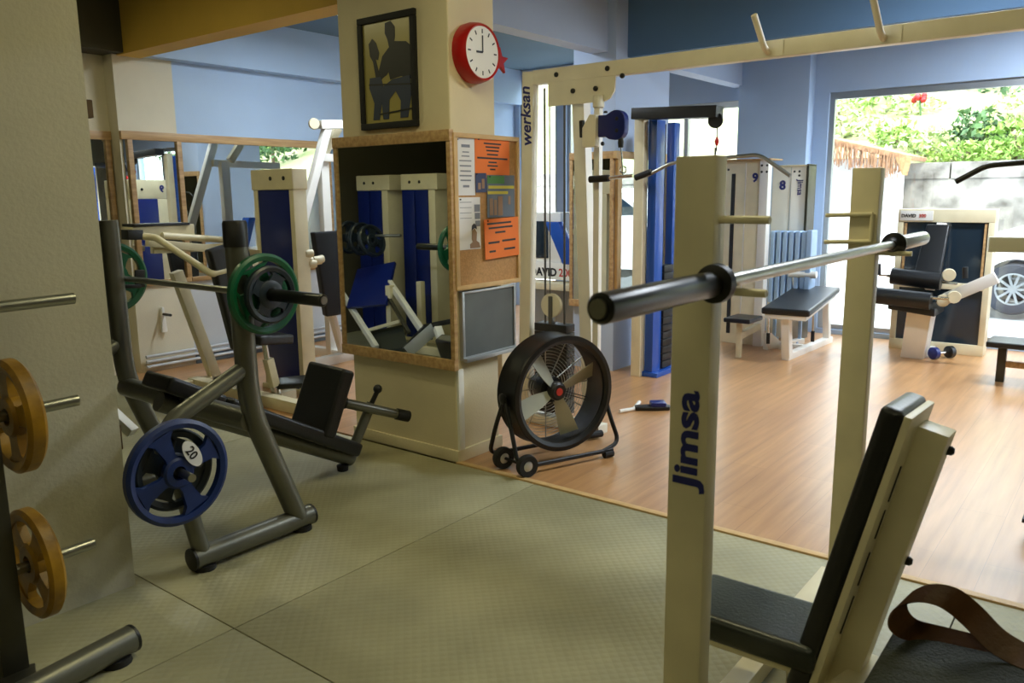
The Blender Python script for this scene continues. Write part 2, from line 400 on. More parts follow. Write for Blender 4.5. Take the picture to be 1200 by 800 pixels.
# framed picture
pr = thing('framed_picture', 'tall black framed picture of a dark figure on an ochre ground, on the column', 'picture', (3.275, 3.415, 1.88))
ya, yb, za, zb = 3.19, 3.64, 1.875, 2.485
tilt = 0
fm = MB()
for a, b in (((3.255, ya, za), (3.279, yb, za + .035)), ((3.255, ya, zb - .035), (3.279, yb, zb)), ((3.255, ya, za + .035), (3.279, ya + .035, zb - .035)), ((3.255, yb - .035, za + .035), (3.279, yb, zb - .035))): fm.box(a, b, .004)
fm.build('frame', 'rubber', pr)
MB().box((3.268, ya + .03, za + .03), (3.276, yb - .03, zb - .03)).build('print', 'picglass', pr)
def sil(poly, m, name, d=.0015, x=3.268):
    # u to the right in the picture (-Y), v up; 0..1 across the print
    W_, H_ = yb - ya - .072, zb - za - .072
    MB().prism([(a * W_, b * H_) for a, b in poly], (x, yb - .036, za + .036), (0, -1, 0), (0, 0, 1), d).build(name, m, pr)
sil([(.48, .98), (.60, .99), (.68, .93), (.68, .84), (.66, .79), (.90, .77), (1, .72), (1, .40), (.78, .44), (.55, .42), (.52, .5), (.48, .47), (.38, .44), (.30, .36), (.25, .44), (.32, .53), (.4, .66), (.55, .74), (.52, .82), (.47, .88)], 'silh', 'printed_figure')
sil([(.12, .80), (.2, .85), (.28, .80), (.34, .70), (.31, .63), (.26, .64), (.3, .55), (.34, .45), (.25, .45), (.2, .62), (.14, .68)], 'silh', 'printed_arm', x=3.2675)
sil([(.12, .46), (.36, .46), (.4, .36), (.6, .42), (.96, .44), (.98, .25), (.9, .03), (.74, .03), (.76, .2), (.66, .3), (.52, .22), (.5, .03), (.38, .03), (.36, .2), (.3, .03), (.16, .03), (.2, .2), (.1, .36)], 'silhblue', 'printed_trousers', x=3.2665)
sil([(.1, .40), (.98, .36), (.98, .345), (.1, .385)], 'silh', 'printed_bench', x=3.2655)
sil([(.3, .09), (.98, .12), (.98, .105), (.3, .075)], 'silh', 'printed_rail', x=3.265)

# clock
ck = thing('wall_clock', 'round red rimmed wall clock reading nine, high on the cream column', 'clock', (3.46, 2.96, 2.095))
ctr = V((3.462, 2.969, 2.25))
MB().lathe([(.155, 0), (.158, .03), (.15, .075), (.142, .088), (.132, .08)], ctr, (0, -1, 0), 48).build('rim', 'red', ck)
MB().lathe([(.1325, .079), (.1325, .0805)], ctr, (0, -1, 0), 48).build('dial', 'face', ck)
fc = ctr + V((0, -.083, 0))
MB().bar(fc, fc + V((.0, 0, .085)), .008, .002, (0, 1, 0), 0).build('minute_hand', 'blackprint', ck)
MB().bar(fc, fc + V((-.052, 0, -.002)), .010, .002, (0, 1, 0), 0).build('hour_hand', 'blackprint', ck)
tk = MB()
for k in range(12):
    a = k * math.pi / 6; d = V((math.sin(a), 0, math.cos(a))); tk.bar(fc + V((0, .0015, 0)) + d * .096, fc + V((0, .0015, 0)) + d * .118, .007, .0015, (0, 1, 0), 0)
tk.build('hour_marks', 'blackprint', ck)
st = [((.075 if k % 2 == 0 else .032) * math.sin(k * math.pi / 5), (.075 if k % 2 == 0 else .032) * math.cos(k * math.pi / 5)) for k in range(10)]
so = MB().prism(st, ctr + V((.185, -.035, -.02)), (1, 0, 0), (0, 0, 1), .02, .003)
so.box(ctr + V((.14, -.05, -.03)), ctr + V((.17, -.03, -.01)))
so.build('star_ornament', 'red', ck)

# cork board, blackboard, notices
cb = thing('cork_board', 'pine framed cork notice board pinned with papers on the column', 'notice board', (3.55, 2.96, .985))
x0, x1, z0, z1 = 3.272, 3.845, .985, 1.83
MB().box((x0 + .02, 2.950, z0 + .02), (x1 - .02, 2.968, z1 - .02)).build('cork_sheet', 'cork', cb)
f = MB().box((x0, 2.938, z0), (x1, 2.969, z0 + .025), .002).box((x0, 2.938, z1 - .025), (x1, 2.969, z1), .002).box((x0, 2.938, z0 + .025), (x0 + .03, 2.969, z1 - .025), .002).box((x1 - .022, 2.938, z0 + .025), (x1, 2.969, z1 - .025), .002)
f.build('wooden_frame', 'fwood', cb)
bb = thing('blackboard', 'small grey blackboard in a pale metal frame under the cork board', 'blackboard', (3.56, 2.96, .60))
MB().box((3.325, 2.952, .60), (3.795, 2.968, .972)).build('slate_sheet', 'slate', bb)
f = MB().box((3.318, 2.944, .585), (3.80, 2.969, .605), .002).box((3.318, 2.944, .605), (3.338, 2.969, .975), .002).box((3.785, 2.944, .605), (3.80, 2.969, .975), .002).box((3.338, 2.944, .962), (3.785, 2.969, .975), .002)
f.build('frame', 'alu', bb)
MB().box((3.318, 2.915, .578), (3.815, 2.944, .602), .004).build('chalk_ledge', 'alu', bb)
def notice(name, label, cat, x0, x1, z0, z1, m, lines, y=2.948, tilt=0, ink='blackprint', extra=None):
    r = thing(name, label, cat, ((x0 + x1) / 2, y, z0), 'papers on the cork board')
    W_ = x1 - x0; n = 6; b = MB()
    poly = [(0, 0), (W_, 0), (W_, z1 - z0), (0, z1 - z0)]
    u = V((math.cos(tilt), 0, math.sin(tilt))); v = V((-math.sin(tilt), 0, math.cos(tilt))); o = V((x0, y, z0))
    b.prism(poly, o, u, v, .0015); b.build('sheet', m, r)
    L = MB()
    for (a, c, h, th) in lines:
        L.prism([(a * W_, h * (z1 - z0)), (c * W_, h * (z1 - z0)), (c * W_, (h + th) * (z1 - z0)), (a * W_, (h + th) * (z1 - z0))], o + V((0, -.0016, 0)), u, v, .0006)
    if lines: L.build('printed_lines', ink, r)
    if extra:
        for nm, mm, polys in extra:
            E_ = MB()
            for q in polys: E_.prism([(a * W_, c * (z1 - z0)) for a, c in q], o + V((0, -.0023, 0)), u, v, .0006)
            E_.build(nm, mm, r)
    p = MB().lathe([(.004, 0), (.004, .005)], o + u * W_ * .1 + v * (z1 - z0) * .96 + V((0, -.0016, 0)), (0, -1, 0), 8); p.build('pin', 'blackprint', r)
    return r
def rect(a, b, c, d): return [(a, b), (c, b), (c, d), (a, d)]
M['green_ink'] = mat('green_ink', (70, 130, 60), .6); M['yel_ink'] = mat('yellow_ink', (206, 196, 60), .6); M['grey_ink'] = mat('grey_ink', (96, 108, 124), .6)
M['skin_ink'] = mat('portrait_ink', (150, 118, 92), .6); M['dark_ink'] = mat('dark_ink', (46, 44, 52), .6); M['blue_ink'] = mat('blue_ink', (52, 62, 100), .6); M['lgrey'] = mat('grey_lines', (130, 134, 150), .6)
notice('paper_notice', 'white printed notice at the top left of the cork board', 'notice', 3.295, 3.45, 1.50, 1.808, 'paper',
       [(.3, .75, .83, .05), (.35, .7, .74, .02), (.3, .72, .67, .02), (.18, .82, .59, .02), (.2, .8, .5, .025), (.22, .78, .41, .025), (.18, .82, .33, .025), (.22, .78, .25, .025), (.35, .68, .14, .04)], 2.949, -.0, 'lgrey')
notice('paper_notice', 'orange notice with dark lines at the top right of the cork board', 'notice', 3.45, 3.755, 1.60, 1.812, 'orange',
       [(.25, .75, .85, .04), (.3, .7, .76, .04), (.32, .68, .67, .04), (.34, .66, .57, .04), (.06, .94, .47, .045), (.38, .62, .37, .04), (.35, .65, .28, .04), (.42, .58, .19, .04)], 2.947, -.01)
notice('photo_print', 'small dark blue photo pinned between the orange notices and the poster', 'photo', 3.452, 3.545, 1.515, 1.62, 'blue_ink', [], 2.945, .02, extra=[('photo_figure', 'skin_ink', [rect(.2, .15, .45, .5), rect(.55, .2, .8, .7)])])
notice('event_poster', 'grey poster with green and yellow heading pinned on the cork board', 'poster', 3.548, 3.80, 1.375, 1.612, 'grey_ink', [], 2.946, 0, extra=[
    ('green_heading', 'green_ink', [rect(.02, .8, .62, .98)]), ('yellow_heading', 'yel_ink', [rect(.05, .68, .98, .75), rect(.02, .55, .75, .62)]),
    ('printed_figures', 'skin_ink', [rect(.08, .05, .2, .45), rect(.24, .05, .34, .42), rect(.38, .04, .55, .5), rect(.76, .3, .84, .5)])])
notice('magazine_page', 'white page with a portrait photo at the lower left of the cork board', 'notice', 3.305, 3.49, 1.205, 1.49, 'paper',
       [(.08, .6, .9, .012), (.08, .6, .8, .01), (.08, .6, .7, .01), (.08, .6, .6, .01)], 2.949, 0, 'lgrey', extra=[
    ('portrait', 'skin_ink', [[(.5, .02), (.98, .02), (.92, .12), (.8, .16), (.82, .32), (.72, .4), (.6, .36), (.58, .2), (.62, .14), (.5, .1)]]), ('portrait_hair', 'dark_ink', [[(.58, .36), (.6, .46), (.7, .5), (.8, .46), (.82, .38), (.72, .41)]]),
    ('small_pictures', 'lgrey', [rect(.72, .72, .98, .86), rect(.74, .58, .98, .7), rect(.76, .44, .98, .55)])])
notice('paper_notice', 'orange notice hanging over the lower right edge of the cork board', 'notice', 3.515, 3.828, 1.14, 1.365, 'orange',
       [(.08, .78, .86, .045), (.12, .82, .75, .045), (.3, .6, .63, .045), (.1, .42, .38, .05), (.5, .9, .4, .05), (.12, .3, .16, .05), (.55, .88, .18, .05)], 2.9372, .03)

# ================================================================== PLATES AND BARS
def plate(name, label, c, axis, r, th, m, phase=0, group=None, hub=.42, spw=24, spokes=4, rim=.80, oval=None, hole=.027):
    c = V(c); a, u, d = frame_of(axis); at = c - V((0, 0, r))
    b = MB()
    b.lathe([(r * rim, -th * .36), (r * .93, -th * .5), (r, -th * .3), (r, th * .3), (r * .93, th * .5), (r * rim, th * .36)], c, axis, 48, True)
    b.lathe([(hole, -th * .42), (hub * r * .85, -th * .42), (hub * r, -th * .25), (hub * r, th * .25), (hub * r * .85, th * .42), (hole, th * .42)], c, axis, 32, True)
    for k in range(spokes):
        t0 = R(phase + k * 360 / spokes); P = []
        for s_, rr, aa in ((-1, hub * r * .9, 1.7 * spw), (-1, hub * r * 1.25, spw), (-1, r * .7, spw * .85), (-1, r * .86, spw * 1.25), (1, r * .86, spw * 1.25), (1, r * .7, spw * .85), (1, hub * r * 1.25, spw), (1, hub * r * .9, 1.7 * spw)):
            t = t0 + s_ * R(aa); P.append((rr * math.cos(t), rr * math.sin(t)))
        b.prism(P, c + d * th * .26, a, u, th * .52)
    o = b.build(name, m, None, at)
    tag(o, label, 'weight plate', group)
    WM[o.name] = Matrix.Translation(at)
    if oval:
        q = MB(); t = R(oval); cc = c + (a * math.cos(t) + u * math.sin(t)) * r * .40 - d * 0
        return o, a, u, d
    return o
def barbell(label, p0, p1, sl, rs, rsh, msl0, msl1, group=None):
    p0, p1 = V(p0), V(p1); d = (p1 - p0).normalized()
    r = thing('barbell', label, 'barbell', (p0 + p1) / 2 - V((0, 0, rs)))
    MB().tube([p0 + d * (sl * .5), p1 - d * (sl * .5)], rsh, 14).build('shaft', 'barsteel', r)
    for e, dd, ms in ((p0, d, msl0), (p1, -d, msl1)):
        MB().lathe([(rs * .8, 0), (rs, .006), (rs, sl - .01), (rs * .8, sl)], e, dd, 24).build('sleeve', ms, r)
        MB().lathe([(rs * .9, 0), (rs * 1.5, .004), (rs * 1.55, .024), (rs * 1.1, .034), (rsh * 1.15, .06)], e + dd * sl, dd, 24).build('collar', 'black', r)
        MB().lathe([(rs * .62, -.004), (rs * .62, .002), (rs * .2, .002)], e, dd, 18).build('end_cap', 'barsteel', r)
    return r

# ================================================================== INCLINE BENCH WITH RACK
ib = thing('incline_bench', 'grey tubular incline bench press with black pads and a loaded bar in its rack', 'weight bench', (1.95, 3.3, 0))
UX = 1.912
for Y, cap in ((2.92, True), (3.98, False)):
    MB().tube([(UX, Y, 1.40), (UX + .01, Y, .62), (2.13, Y, .07)], .046, 18, .13).build('upright', 'tube', ib)
    if cap: MB().lathe([(.049, 0), (.049, .095), (.044, .105)], (UX, Y, 1.305), (0, 0, 1), 20).build('upright_cap', 'black', ib)
    MB().tube([(UX, Y, .80), (1.585, Y, .655), (1.545, Y, .60), (1.655, Y, .06)], .036, 14, .12).build('rear_leg', 'tube', ib)
    ft = MB().tube([(1.61, Y, .058), (2.20, Y, .058)], .046, 16).build('foot', 'tube', ib)
    for x in (1.606, 2.204): MB().lathe([(.047, -.006), (.047, .004), (.03, .006)], (x, Y, .058), (1 if x > 2 else -1, 0, 0), 16).build('end_cap', 'black', ft)
    for x in (1.66, 2.15): MB().lathe([(.045, 0), (.045, .022)], (x, Y, 0), (0, 0, 1), 14).build('rubber_foot', 'rubber', ft)
    h = MB().bar((UX + .04, Y, 1.075), (UX + .125, Y, 1.068), .05, .018).bar((UX + .128, Y, 1.062), (UX + .135, Y, 1.15), .05, .014, (0, 1, 0))
    h.build('bar_hook', 'black', ib)
    MB().tube([(1.54, Y, .475), (1.52, Y - .21 if Y < 3 else Y + .18, .475)], .016, 12).build('plate_peg', 'barsteel', ib)
MB().tube([(UX + .01, 2.92, .57), (UX + .01, 3.98, .57)], .048, 16).build('crossbar', 'tube', ib)
MB().tube([(1.80, 3.44, .60), (2.86, 3.40, .055)], .045, 16).build('main_beam', 'tube', ib)
MB().lathe([(.03, 0), (.034, .03)], (2.80, 3.40, 0), (0, 0, 1), 12).build('rubber_foot', 'rubber', ib)
a0, a1 = V((1.79, 3.43, .70)), V((2.83, 3.40, .13)); dd = (a1 - a0).normalized()
MB().bar(a0, a0 + dd * .30, .25, .075, bev=.022).build('head_pad', 'vinyl', ib)
MB().bar(a0 + dd * .32, a1, .28, .075, bev=.022).build('back_pad', 'vinyl', ib)
s0, s1 = V((2.61, 3.41, .26)), V((2.76, 3.40, .60))
MB().bar(s0, s1, .30, .085, (1, 0, 0), .022).build('seat_pad', 'vinyl', ib)
q = MB().tube([(2.83, 3.36, .10), (2.97, 3.33, .36)], .028, 12).tube([(2.78, 3.36, .40), (3.12, 3.25, .27)], .027, 12)
q.build('leg_bracket', 'tube', ib)
MB().tube([(2.70, 3.385, .43), (2.80, 3.35, .395)], .034, 12).build('bracket_sleeve', 'black', ib)
MB().tube([(3.09, 3.26, .282), (3.16, 3.235, .255)], .033, 12).build('roller_end', 'rubber', ib)
MB().tube([(2.97, 3.33, .36), (3.005, 3.32, .42)], .014, 10).ball((3.01, 3.32, .435), .026).build('pin_knob', 'black', ib)

BX = 1.965
barbell('barbell with green plates resting on the rack of the incline bench', (BX, 2.45, 1.112), (BX, 4.49, 1.112), .42, .0255, .0145, 'sleeve', 'sleeve')
plate('weight_plate', 'green plate on the near end of the racked bar', (BX, 2.825, 1.112), (0, 1, 0), .166, .034, 'plategreen', 20, 'plates on the racked bar', hub=.45, rim=.82, spw=26)
plate('weight_plate', 'smaller dark plate outside the near green plate', (BX, 2.785, 1.112), (0, 1, 0), .118, .03, 'platedark', 60, 'plates on the racked bar', hub=.5)
plate('weight_plate', 'green plate on the far end of the racked bar by the wall edge', (BX, 4.10, 1.112), (0, 1, 0), .178, .036, 'plategreen', 65, 'plates on the racked bar', hub=.45, rim=.82, spw=22)
pb = plate('weight_plate', 'blue plate with a white oval badge hung low on the incline bench', (1.522, 2.815, .475), (0, 1, 0), .206, .040, 'plateblue', 22, 'plates stored on the incline bench', hub=.30, spw=16, rim=.84)
u_, v_ = V((1, 0, 0)), V((0, 0, 1)); oc = V((1.575, 2.7945, .540))
ov = [(.030 * math.cos(k * math.pi / 12) , .060 * math.sin(k * math.pi / 12)) for k in range(24)]
ca, sa = math.cos(R(28)), math.sin(R(28))
MB().prism([(x * ca - y * -sa, x * -sa * 1 + y * ca) if False else (x * ca - y * sa, x * sa + y * ca) for x, y in ov], oc, u_, v_, .004).build('badge', 'paper', pb)
u2 = V((math.cos(R(-62)), 0, math.sin(R(-62)))); v2 = V((-u2.z, 0, u2.x))
text('badge_number', '20', .05, oc - u2 * .03 - v2 * .017 + V((0, -.0045, 0)), u2, v2, 'blackprint', pb)
plate('weight_plate', 'dark plate hung behind the blue plate on the incline bench', (1.53, 2.862, .475), (0, 1, 0), .16, .034, 'platedark', 60, 'plates stored on the incline bench')

# ================================================================== PLATE TREE, near left
pt = thing('plate_rack', 'dark grey plate tree with bare steel pegs in front of the near wall', 'plate rack', (.87, 2.6, 0))
PXp, PYp = .825, 2.60
MB().bar((PXp, PYp, .05), (PXp, PYp, 1.5), .075, .06, (0, 1, 0), .006).build('post', 'darktube', pt)
MB().bar((PXp, 2.62, .045), (.6, 2.93, .045), .07, .06).build('rear_foot', 'darktube', pt)
ft = MB().tube([(.50, 2.44, .055), (1.16, 2.54, .055)], .046, 16).build('front_foot', 'tube', pt)
MB().lathe([(.047, -.006), (.047, .004), (.03, .006)], (1.163, 2.54, .055), (1, .15, 0), 16).build('end_cap', 'black', ft)
MB().lathe([(.05, 0), (.046, .02)], (1.10, 2.53, 0), (0, 0, 1), 14).build('rubber_foot', 'rubber', ft)
MB().lathe([(.05, 0), (.046, .02)], (.62, 2.46, 0), (0, 0, 1), 14).build('rubber_foot', 'rubber', ft)
MB().bar((.84, 2.60, .06), (.80, 2.49, .06), .09, .06).build('foot_joint', 'darktube', pt)
for z in (1.20, .88, .40):
    MB().tube([(PXp + .03, PYp, z - .004), (1.12 if z > 1 else 1.10, PYp, z)], .0175, 14).build('peg', 'barsteel', pt)
plate('weight_plate', 'upper yellow plate on the plate tree', (.915, 2.60, .87), (1, 0, 0), .172, .055, 'plateyellow', 10, 'yellow plates on the plate tree', hub=.38, spw=20)
plate('weight_plate', 'lower yellow plate on the plate tree', (.92, 2.60, .402), (1, 0, 0), .172, .05, 'plateyellow', 50, 'yellow plates on the plate tree', hub=.38, spw=20)

# socket and cable on the wall edge
sk = thing('wall_socket', 'small dark box with a cable running down the edge of the near wall', 'socket', (1.43, 3.12, 1.8))
MB().box((1.415, 3.095, 1.795), (1.475, 3.13, 1.86), .004).build('box', 'stain', sk)
MB().tube([(1.435, 3.11, 1.80), (1.43, 3.11, .55)], .012, 8).build('cable', 'black', sk)
MB().box((1.415, 3.095, .53), (1.46, 3.13, .63), .004).build('cable_end', 'stain', sk)

# ================================================================== DRUM FAN
fx = V((3.66, 2.56, .405)); ax_ = V((-.35, -.94, 0)).normalized(); fs = V((ax_.y, -ax_.x, 0)) * -1   # fs: to the right seen from the front
if fs.x < 0: fs = -fs
fan = thing('drum_fan', 'black wheeled drum fan with grey blades on the wood floor by the column', 'fan', (3.66, 2.56, 0))
RD = .322
MB().lathe([(RD, -.10), (RD + .006, -.09), (RD, -.08), (RD, .08), (RD + .008, .09), (RD + .006, .102), (RD - .018, .104), (RD - .038, .092), (RD - .042, .08), (RD - .03, .06), (RD - .02, -.09), (RD - .02, -.10)], fx, ax_, 64, True).build('drum', 'drum', fan)
gr = MB()
for rr in [.05 + .018 * k for k in range(15)]:
    gr.lathe([(rr - .0012, -.1), (rr + .0012, -.1), (rr + .0012, -.097), (rr - .0012, -.097)], fx, ax_, 48, True)
for k in range(12):
    t = k * math.pi / 6; dv = fs * math.cos(t) + V((0, 0, 1)) * math.sin(t)
    gr.bar(fx - ax_ * .095 + dv * .04, fx - ax_ * .095 + dv * .315, .006, .003, tuple(ax_), 0)
gr.build('rear_grille', 'wire', fan)
fg = MB()
for k in range(3):
    t = R(100 + k * 120); dv = fs * math.cos(t) + V((0, 0, 1)) * math.sin(t); sd = ax_.cross(dv)
    for s_ in (-.008, .008): fg.bar(fx - ax_ * .075 + sd * s_ + dv * .04, fx - ax_ * .075 + sd * s_ + dv * .31, .005, .005, tuple(ax_), 0)
fg.build('motor_bracket', 'black', fan)
MB().lathe([(.07, -.17), (.075, -.16), (.075, -.03), (.06, -.02)], fx, ax_, 24).build('motor', 'black', fan)
hub = MB().lathe([(.05, -.01), (.055, .0), (.052, .035), (.04, .045)], fx, ax_, 24).build('hub', 'black', fan)
MB().lathe([(.022, .044), (.022, .048)], fx, ax_, 20).build('hub_badge', 'redprint', hub)
for k in range(4):
    t = R(20 + k * 90 + (14 if k == 1 else 0)); dv = fs * math.cos(t) + V((0, 0, 1)) * math.sin(t); sd = ax_.cross(dv).normalized()
    tw = (sd * .80 + ax_ * .42).normalized(); n_ = dv.cross(tw).normalized()
    P = []
    for rad, w in ((.05, .024), (.12, .042), (.275, .056)):
        P.append((rad, w))
    b = MB()
    for i in range(2):
        (r0, w0), (r1, w1) = P[i], P[i + 1]
        for s_ in (0,):
            o0 = fx + ax_ * .01
            b.hexa([o0 + dv * r0 - tw * w0 - n_ * .002, o0 + dv * r0 + tw * w0 - n_ * .002, o0 + dv * r1 + tw * w1 - n_ * .002, o0 + dv * r1 - tw * w1 - n_ * .002,
                    o0 + dv * r0 - tw * w0 + n_ * .002, o0 + dv * r0 + tw * w0 + n_ * .002, o0 + dv * r1 + tw * w1 + n_ * .002, o0 + dv * r1 - tw * w1 + n_ * .002])
    b.build('blade', 'fanblade', fan)
for s_ in (-1, 1):
    e = fx + fs * (RD + .014) * s_
    q = MB().tube([e, V((e.x, e.y, .22)) + ax_ * .08, V((e.x, e.y, .07)) + ax_ * .13 + fs * (-.0 if s_ < 0 else .03), V((e.x, e.y, .045)) + ax_ * .15 - fs * s_ * .1], .0125, 10, .06)
    q.tube([e, V((e.x, e.y, .22)) - ax_ * .10, V((e.x, e.y, .05)) - ax_ * .17, V((e.x, e.y, .035)) - ax_ * .17 - fs * s_ * .1], .0125, 10, .06)
    q.build('side_bracket', 'black', fan)
    MB().lathe([(.03, 0), (.03, .012), (.012, .02)], fx + fs * (RD + .02) * s_, fs * s_, 14).build('pivot_knob', 'black', fan)
bot = V((fx.x, fx.y, 0))
MB().tube([bot + ax_ * .15 - fs * .28 + V((0, 0, .05)), bot + ax_ * .15 + fs * .30 + V((0, 0, .042))], .0125, 10).build('front_rail', 'black', fan)
MB().tube([bot - ax_ * .17 - fs * .28 + V((0, 0, .04)), bot - ax_ * .17 + fs * .36 + V((0, 0, .036))], .0125, 10).build('rear_rail', 'black', fan)
MB().tube([bot - ax_ * .17 + fs * .36 + V((0, 0, .036)), bot - ax_ * .17 + fs * .47 + V((0, 0, .03))], .022, 10).build('handle_grip', 'rubber', fan)
MB().tube([bot + ax_ * .15 + fs * .24 + V((0, 0, .022)), bot + ax_ * .15 + fs * .30 + V((0, 0, .022))], .022, 10).build('rubber_foot', 'rubber', fan)
for k, off in enumerate((ax_ * .17 - fs * .30, -ax_ * .02 - fs * .335)):
    c = bot + off + V((0, 0, .062))
    w = MB().lathe([(.03, -.018), (.058, -.02), (.062, -.01), (.062, .01), (.058, .02), (.03, .018)], c, ax_, 28, True).build('wheel', 'rubber', fan)
    MB().lathe([(.034, -.012), (.034, .012), (.02, .018), (.008, .02)], c, ax_, 20).build('wheel_hub', 'wire', w)
MB().tube([bot + ax_ * .17 - fs * .30 + V((0, 0, .062)), bot - ax_ * .02 - fs * .335 + V((0, 0, .062))], .009, 8).build('axle', 'black', fan)

# ================================================================== CABLE CROSSOVER
XC = 4.2
cc = thing('cable_crossover', 'tall cream cable crossover machine with a long overhead beam behind the drum fan', 'gym machine', (XC, 1.7, 0))
def ctower(yl, yr, lean, sgn):
    MB().bar((XC + .03, yl + lean, 0), (XC + .03, yl, 2.255), .085, .06, (1, 0, 0)).build('post', 'daylit_cream', cc)
    MB().bar((XC + .065, yr - lean * 1.6, 0), (XC + .065, yr, 2.15), .085, .075, (1, 0, 0)).build('post', 'white', cc)
    MB().box((XC - .02, min(yl, yr) - .2, .0), (XC + .09, max(yl, yr) + .06, .06), .004).build('base', 'daylit_cream', cc)
    ym = (yl + yr) / 2
    for k in (-1, 1): MB().tube([(XC + .04, ym + k * .075, .06), (XC + .04, ym + k * .075, 2.15)], .007, 8).build('guide_rod', 'cable', cc)
    MB().tube([(XC + .015, ym + .02, .7), (XC + .015, ym + .02, 2.15)], .004, 6).build('steel_cable', 'cable', cc)
    ws = MB()
    for k in range(11): ws.box((XC - .015, ym - .125, .09 + k * .054), (XC + .085, ym + .125, .09 + k * .054 + .05), .003)
    ws.build('weight_stack', 'black', cc)
    MB().lathe([(.068, -.012), (.076, -.012), (.068, 0), (.076, .012), (.068, .012)], (XC + .005, ym, .80), (1, 0, 0), 24).build('pulley', 'daylit_cream', cc)
    MB().bar((XC + .005, ym, .68), (XC + .005, ym, .86), .03, .04, (1, 0, 0)).build('pulley_bracket', 'cable', cc)
ctower(3.14, 2.79, .06, 1)
ctower(.20, -.15, -.0, -1)
MB().bar((XC + .03, 3.1, 2.215), (XC + .03, -.2, 2.215), .066, .084).build('overhead_beam', 'daylit_cream', cc)
gp = MB().prism([(0, 0), (0, -.145), (.40, -.145), (.44, -.13), (.47, -.09), (.475, 0)], (XC + .012, 2.985, 2.178), (0, -1, 0), (0, 0, 1), .012)
gp.bm.verts.ensure_lookup_table(); gp = gp.build('gusset_plate', 'daylit_cream', cc)
bt = Bolts()
for y, z in ((2.80, 2.11), (2.64, 2.11), (2.92, 2.215), (2.56, 2.215), (2.46, 2.165)): bolt(bt, (XC - .001 if z > 2.2 else XC - .001, y, z), (-1, 0, 0), .015, .014)
bt.build('bolt', 'black', cc)
MB().bar((XC - .01, 2.615, .06), (XC - .01, 2.615, 2.05), .04, .04, (1, 0, 0)).build('slide_rail', 'white', cc)
MB().lathe([(.034, 0), (.034, .06), (.03, .07)], (XC - .01, 2.615, 2.0), (0, 0, 1), 16).build('rail_collar', 'daylit_cream', cc)
# swivel pulley carriage
MB().prism([(-.05, -.09), (.04, -.09), (.045, .09), (.0, .095), (-.05, .02)], (XC - .06, 2.615, 1.86), (0, -1, 0), (0, 0, 1), .05, .006).build('carriage', 'daylit_cream', cc)
MB().bar((XC - .05, 2.705, 1.93), (XC - .05, 2.70, 1.83), .025, .03, (1, 0, 0), .006).build('carriage_handle', 'black', cc)
shp = [(0, -.062), (.045, -.058), (.07, -.075)] + [(.115 + .062 * math.cos(R(t)), -.025 + .058 * math.sin(R(t)) - .0) for t in range(-110, 1, 22)] + [(.115 + .062 * math.cos(R(t)), .03 + .055 * math.sin(R(t))) for t in range(0, 121, 20)] + [(.05, .06), (0, .062)]
MB().prism(shp, (XC - .045, 2.565, 1.885), (0, -1, 0), (0, 0, 1), .05, .006).build('pulley_guard', 'navy', cc)
bt = Bolts()
for y, z in ((2.44, 1.92), (2.44, 1.855)): bolt(bt, (XC - .092, y, z), (-1, 0, 0), .012, .006)
bolt(bt, (XC - .02, 2.56, 1.965), (0, 0, 1), .012, .012); bolt(bt, (XC - .03, 2.57, 1.79), (-1, 0, 0), .012, .012)
bt.build('bolt', 'black', cc)
# pull-up handles on the beam
for y in (1.62, 1.07):
    MB().tube([(XC - .0, y - .01, 2.20), (XC - .06, y - .01, 2.215), (XC - .17, y + .005, 2.355)], .016, 12, .03).build('pull_up_handle', 'daylit_cream', cc)
    MB().box((XC - .012, y - .09, 2.18), (XC + .002, y - .082, 2.25)).build('weld_plate', 'daylit_cream', cc)
# right tower carriage arm reaching into view
MB().bar((XC - .12, .54, 1.265), (XC - .0, -.02, 1.265), .06, .065).build('swivel_arm', 'daylit_cream', cc)
MB().bar((XC - .01, -.02, .06), (XC - .01, -.02, 2.15), .05, .05, (1, 0, 0)).build('slide_rail', 'white', cc)
MB().box((XC - .24, .30, .075), (XC - .14, -.2, .095), .004).build('foot_plate', 'black', cc)
MB().box((XC - .24, .285, .0), (XC - .02, -.2, .03), .004).build('foot_base', 'trimdark', cc)
text('lettering', 'werksan', .108, V((XC - .001, 3.115, 1.80)), (0, .035, 1), (0, 1, -.035), 'navyprint', cc, .02, .001, shear=.25)

# short handle and lat bar
ch = thing('short_pull_bar', 'short chrome handle with black grips clipped under the blue pulley guard', 'cable attachment', (XC - .07, 2.42, 1.58))
MB().tube([(XC - .075, 2.425, 1.80), (XC - .075, 2.405, 1.60)], .004, 6).build('clip_cable', 'chrome', ch)
MB().lathe([(.015, -.03), (.018, 0), (.012, .03)], (XC - .075, 2.423, 1.79), (0, 0, 1), 10).build('cable_stop', 'black', ch)
MB().lathe([(.017, -.004), (.022, -.004), (.022, .004), (.017, .004)], (XC - .075, 2.405, 1.635), (1, 0, 0), 16, True).build('carabiner', 'chrome', ch)
MB().tube([(XC - .075, 2.51, 1.59), (XC - .075, 2.34, 1.60)], .011, 10).build('bar', 'chrome', ch)
MB().tube([(XC - .075, 2.50, 1.59), (XC - .075, 2.63, 1.585)], .02, 12).build('grip', 'rubber', ch)

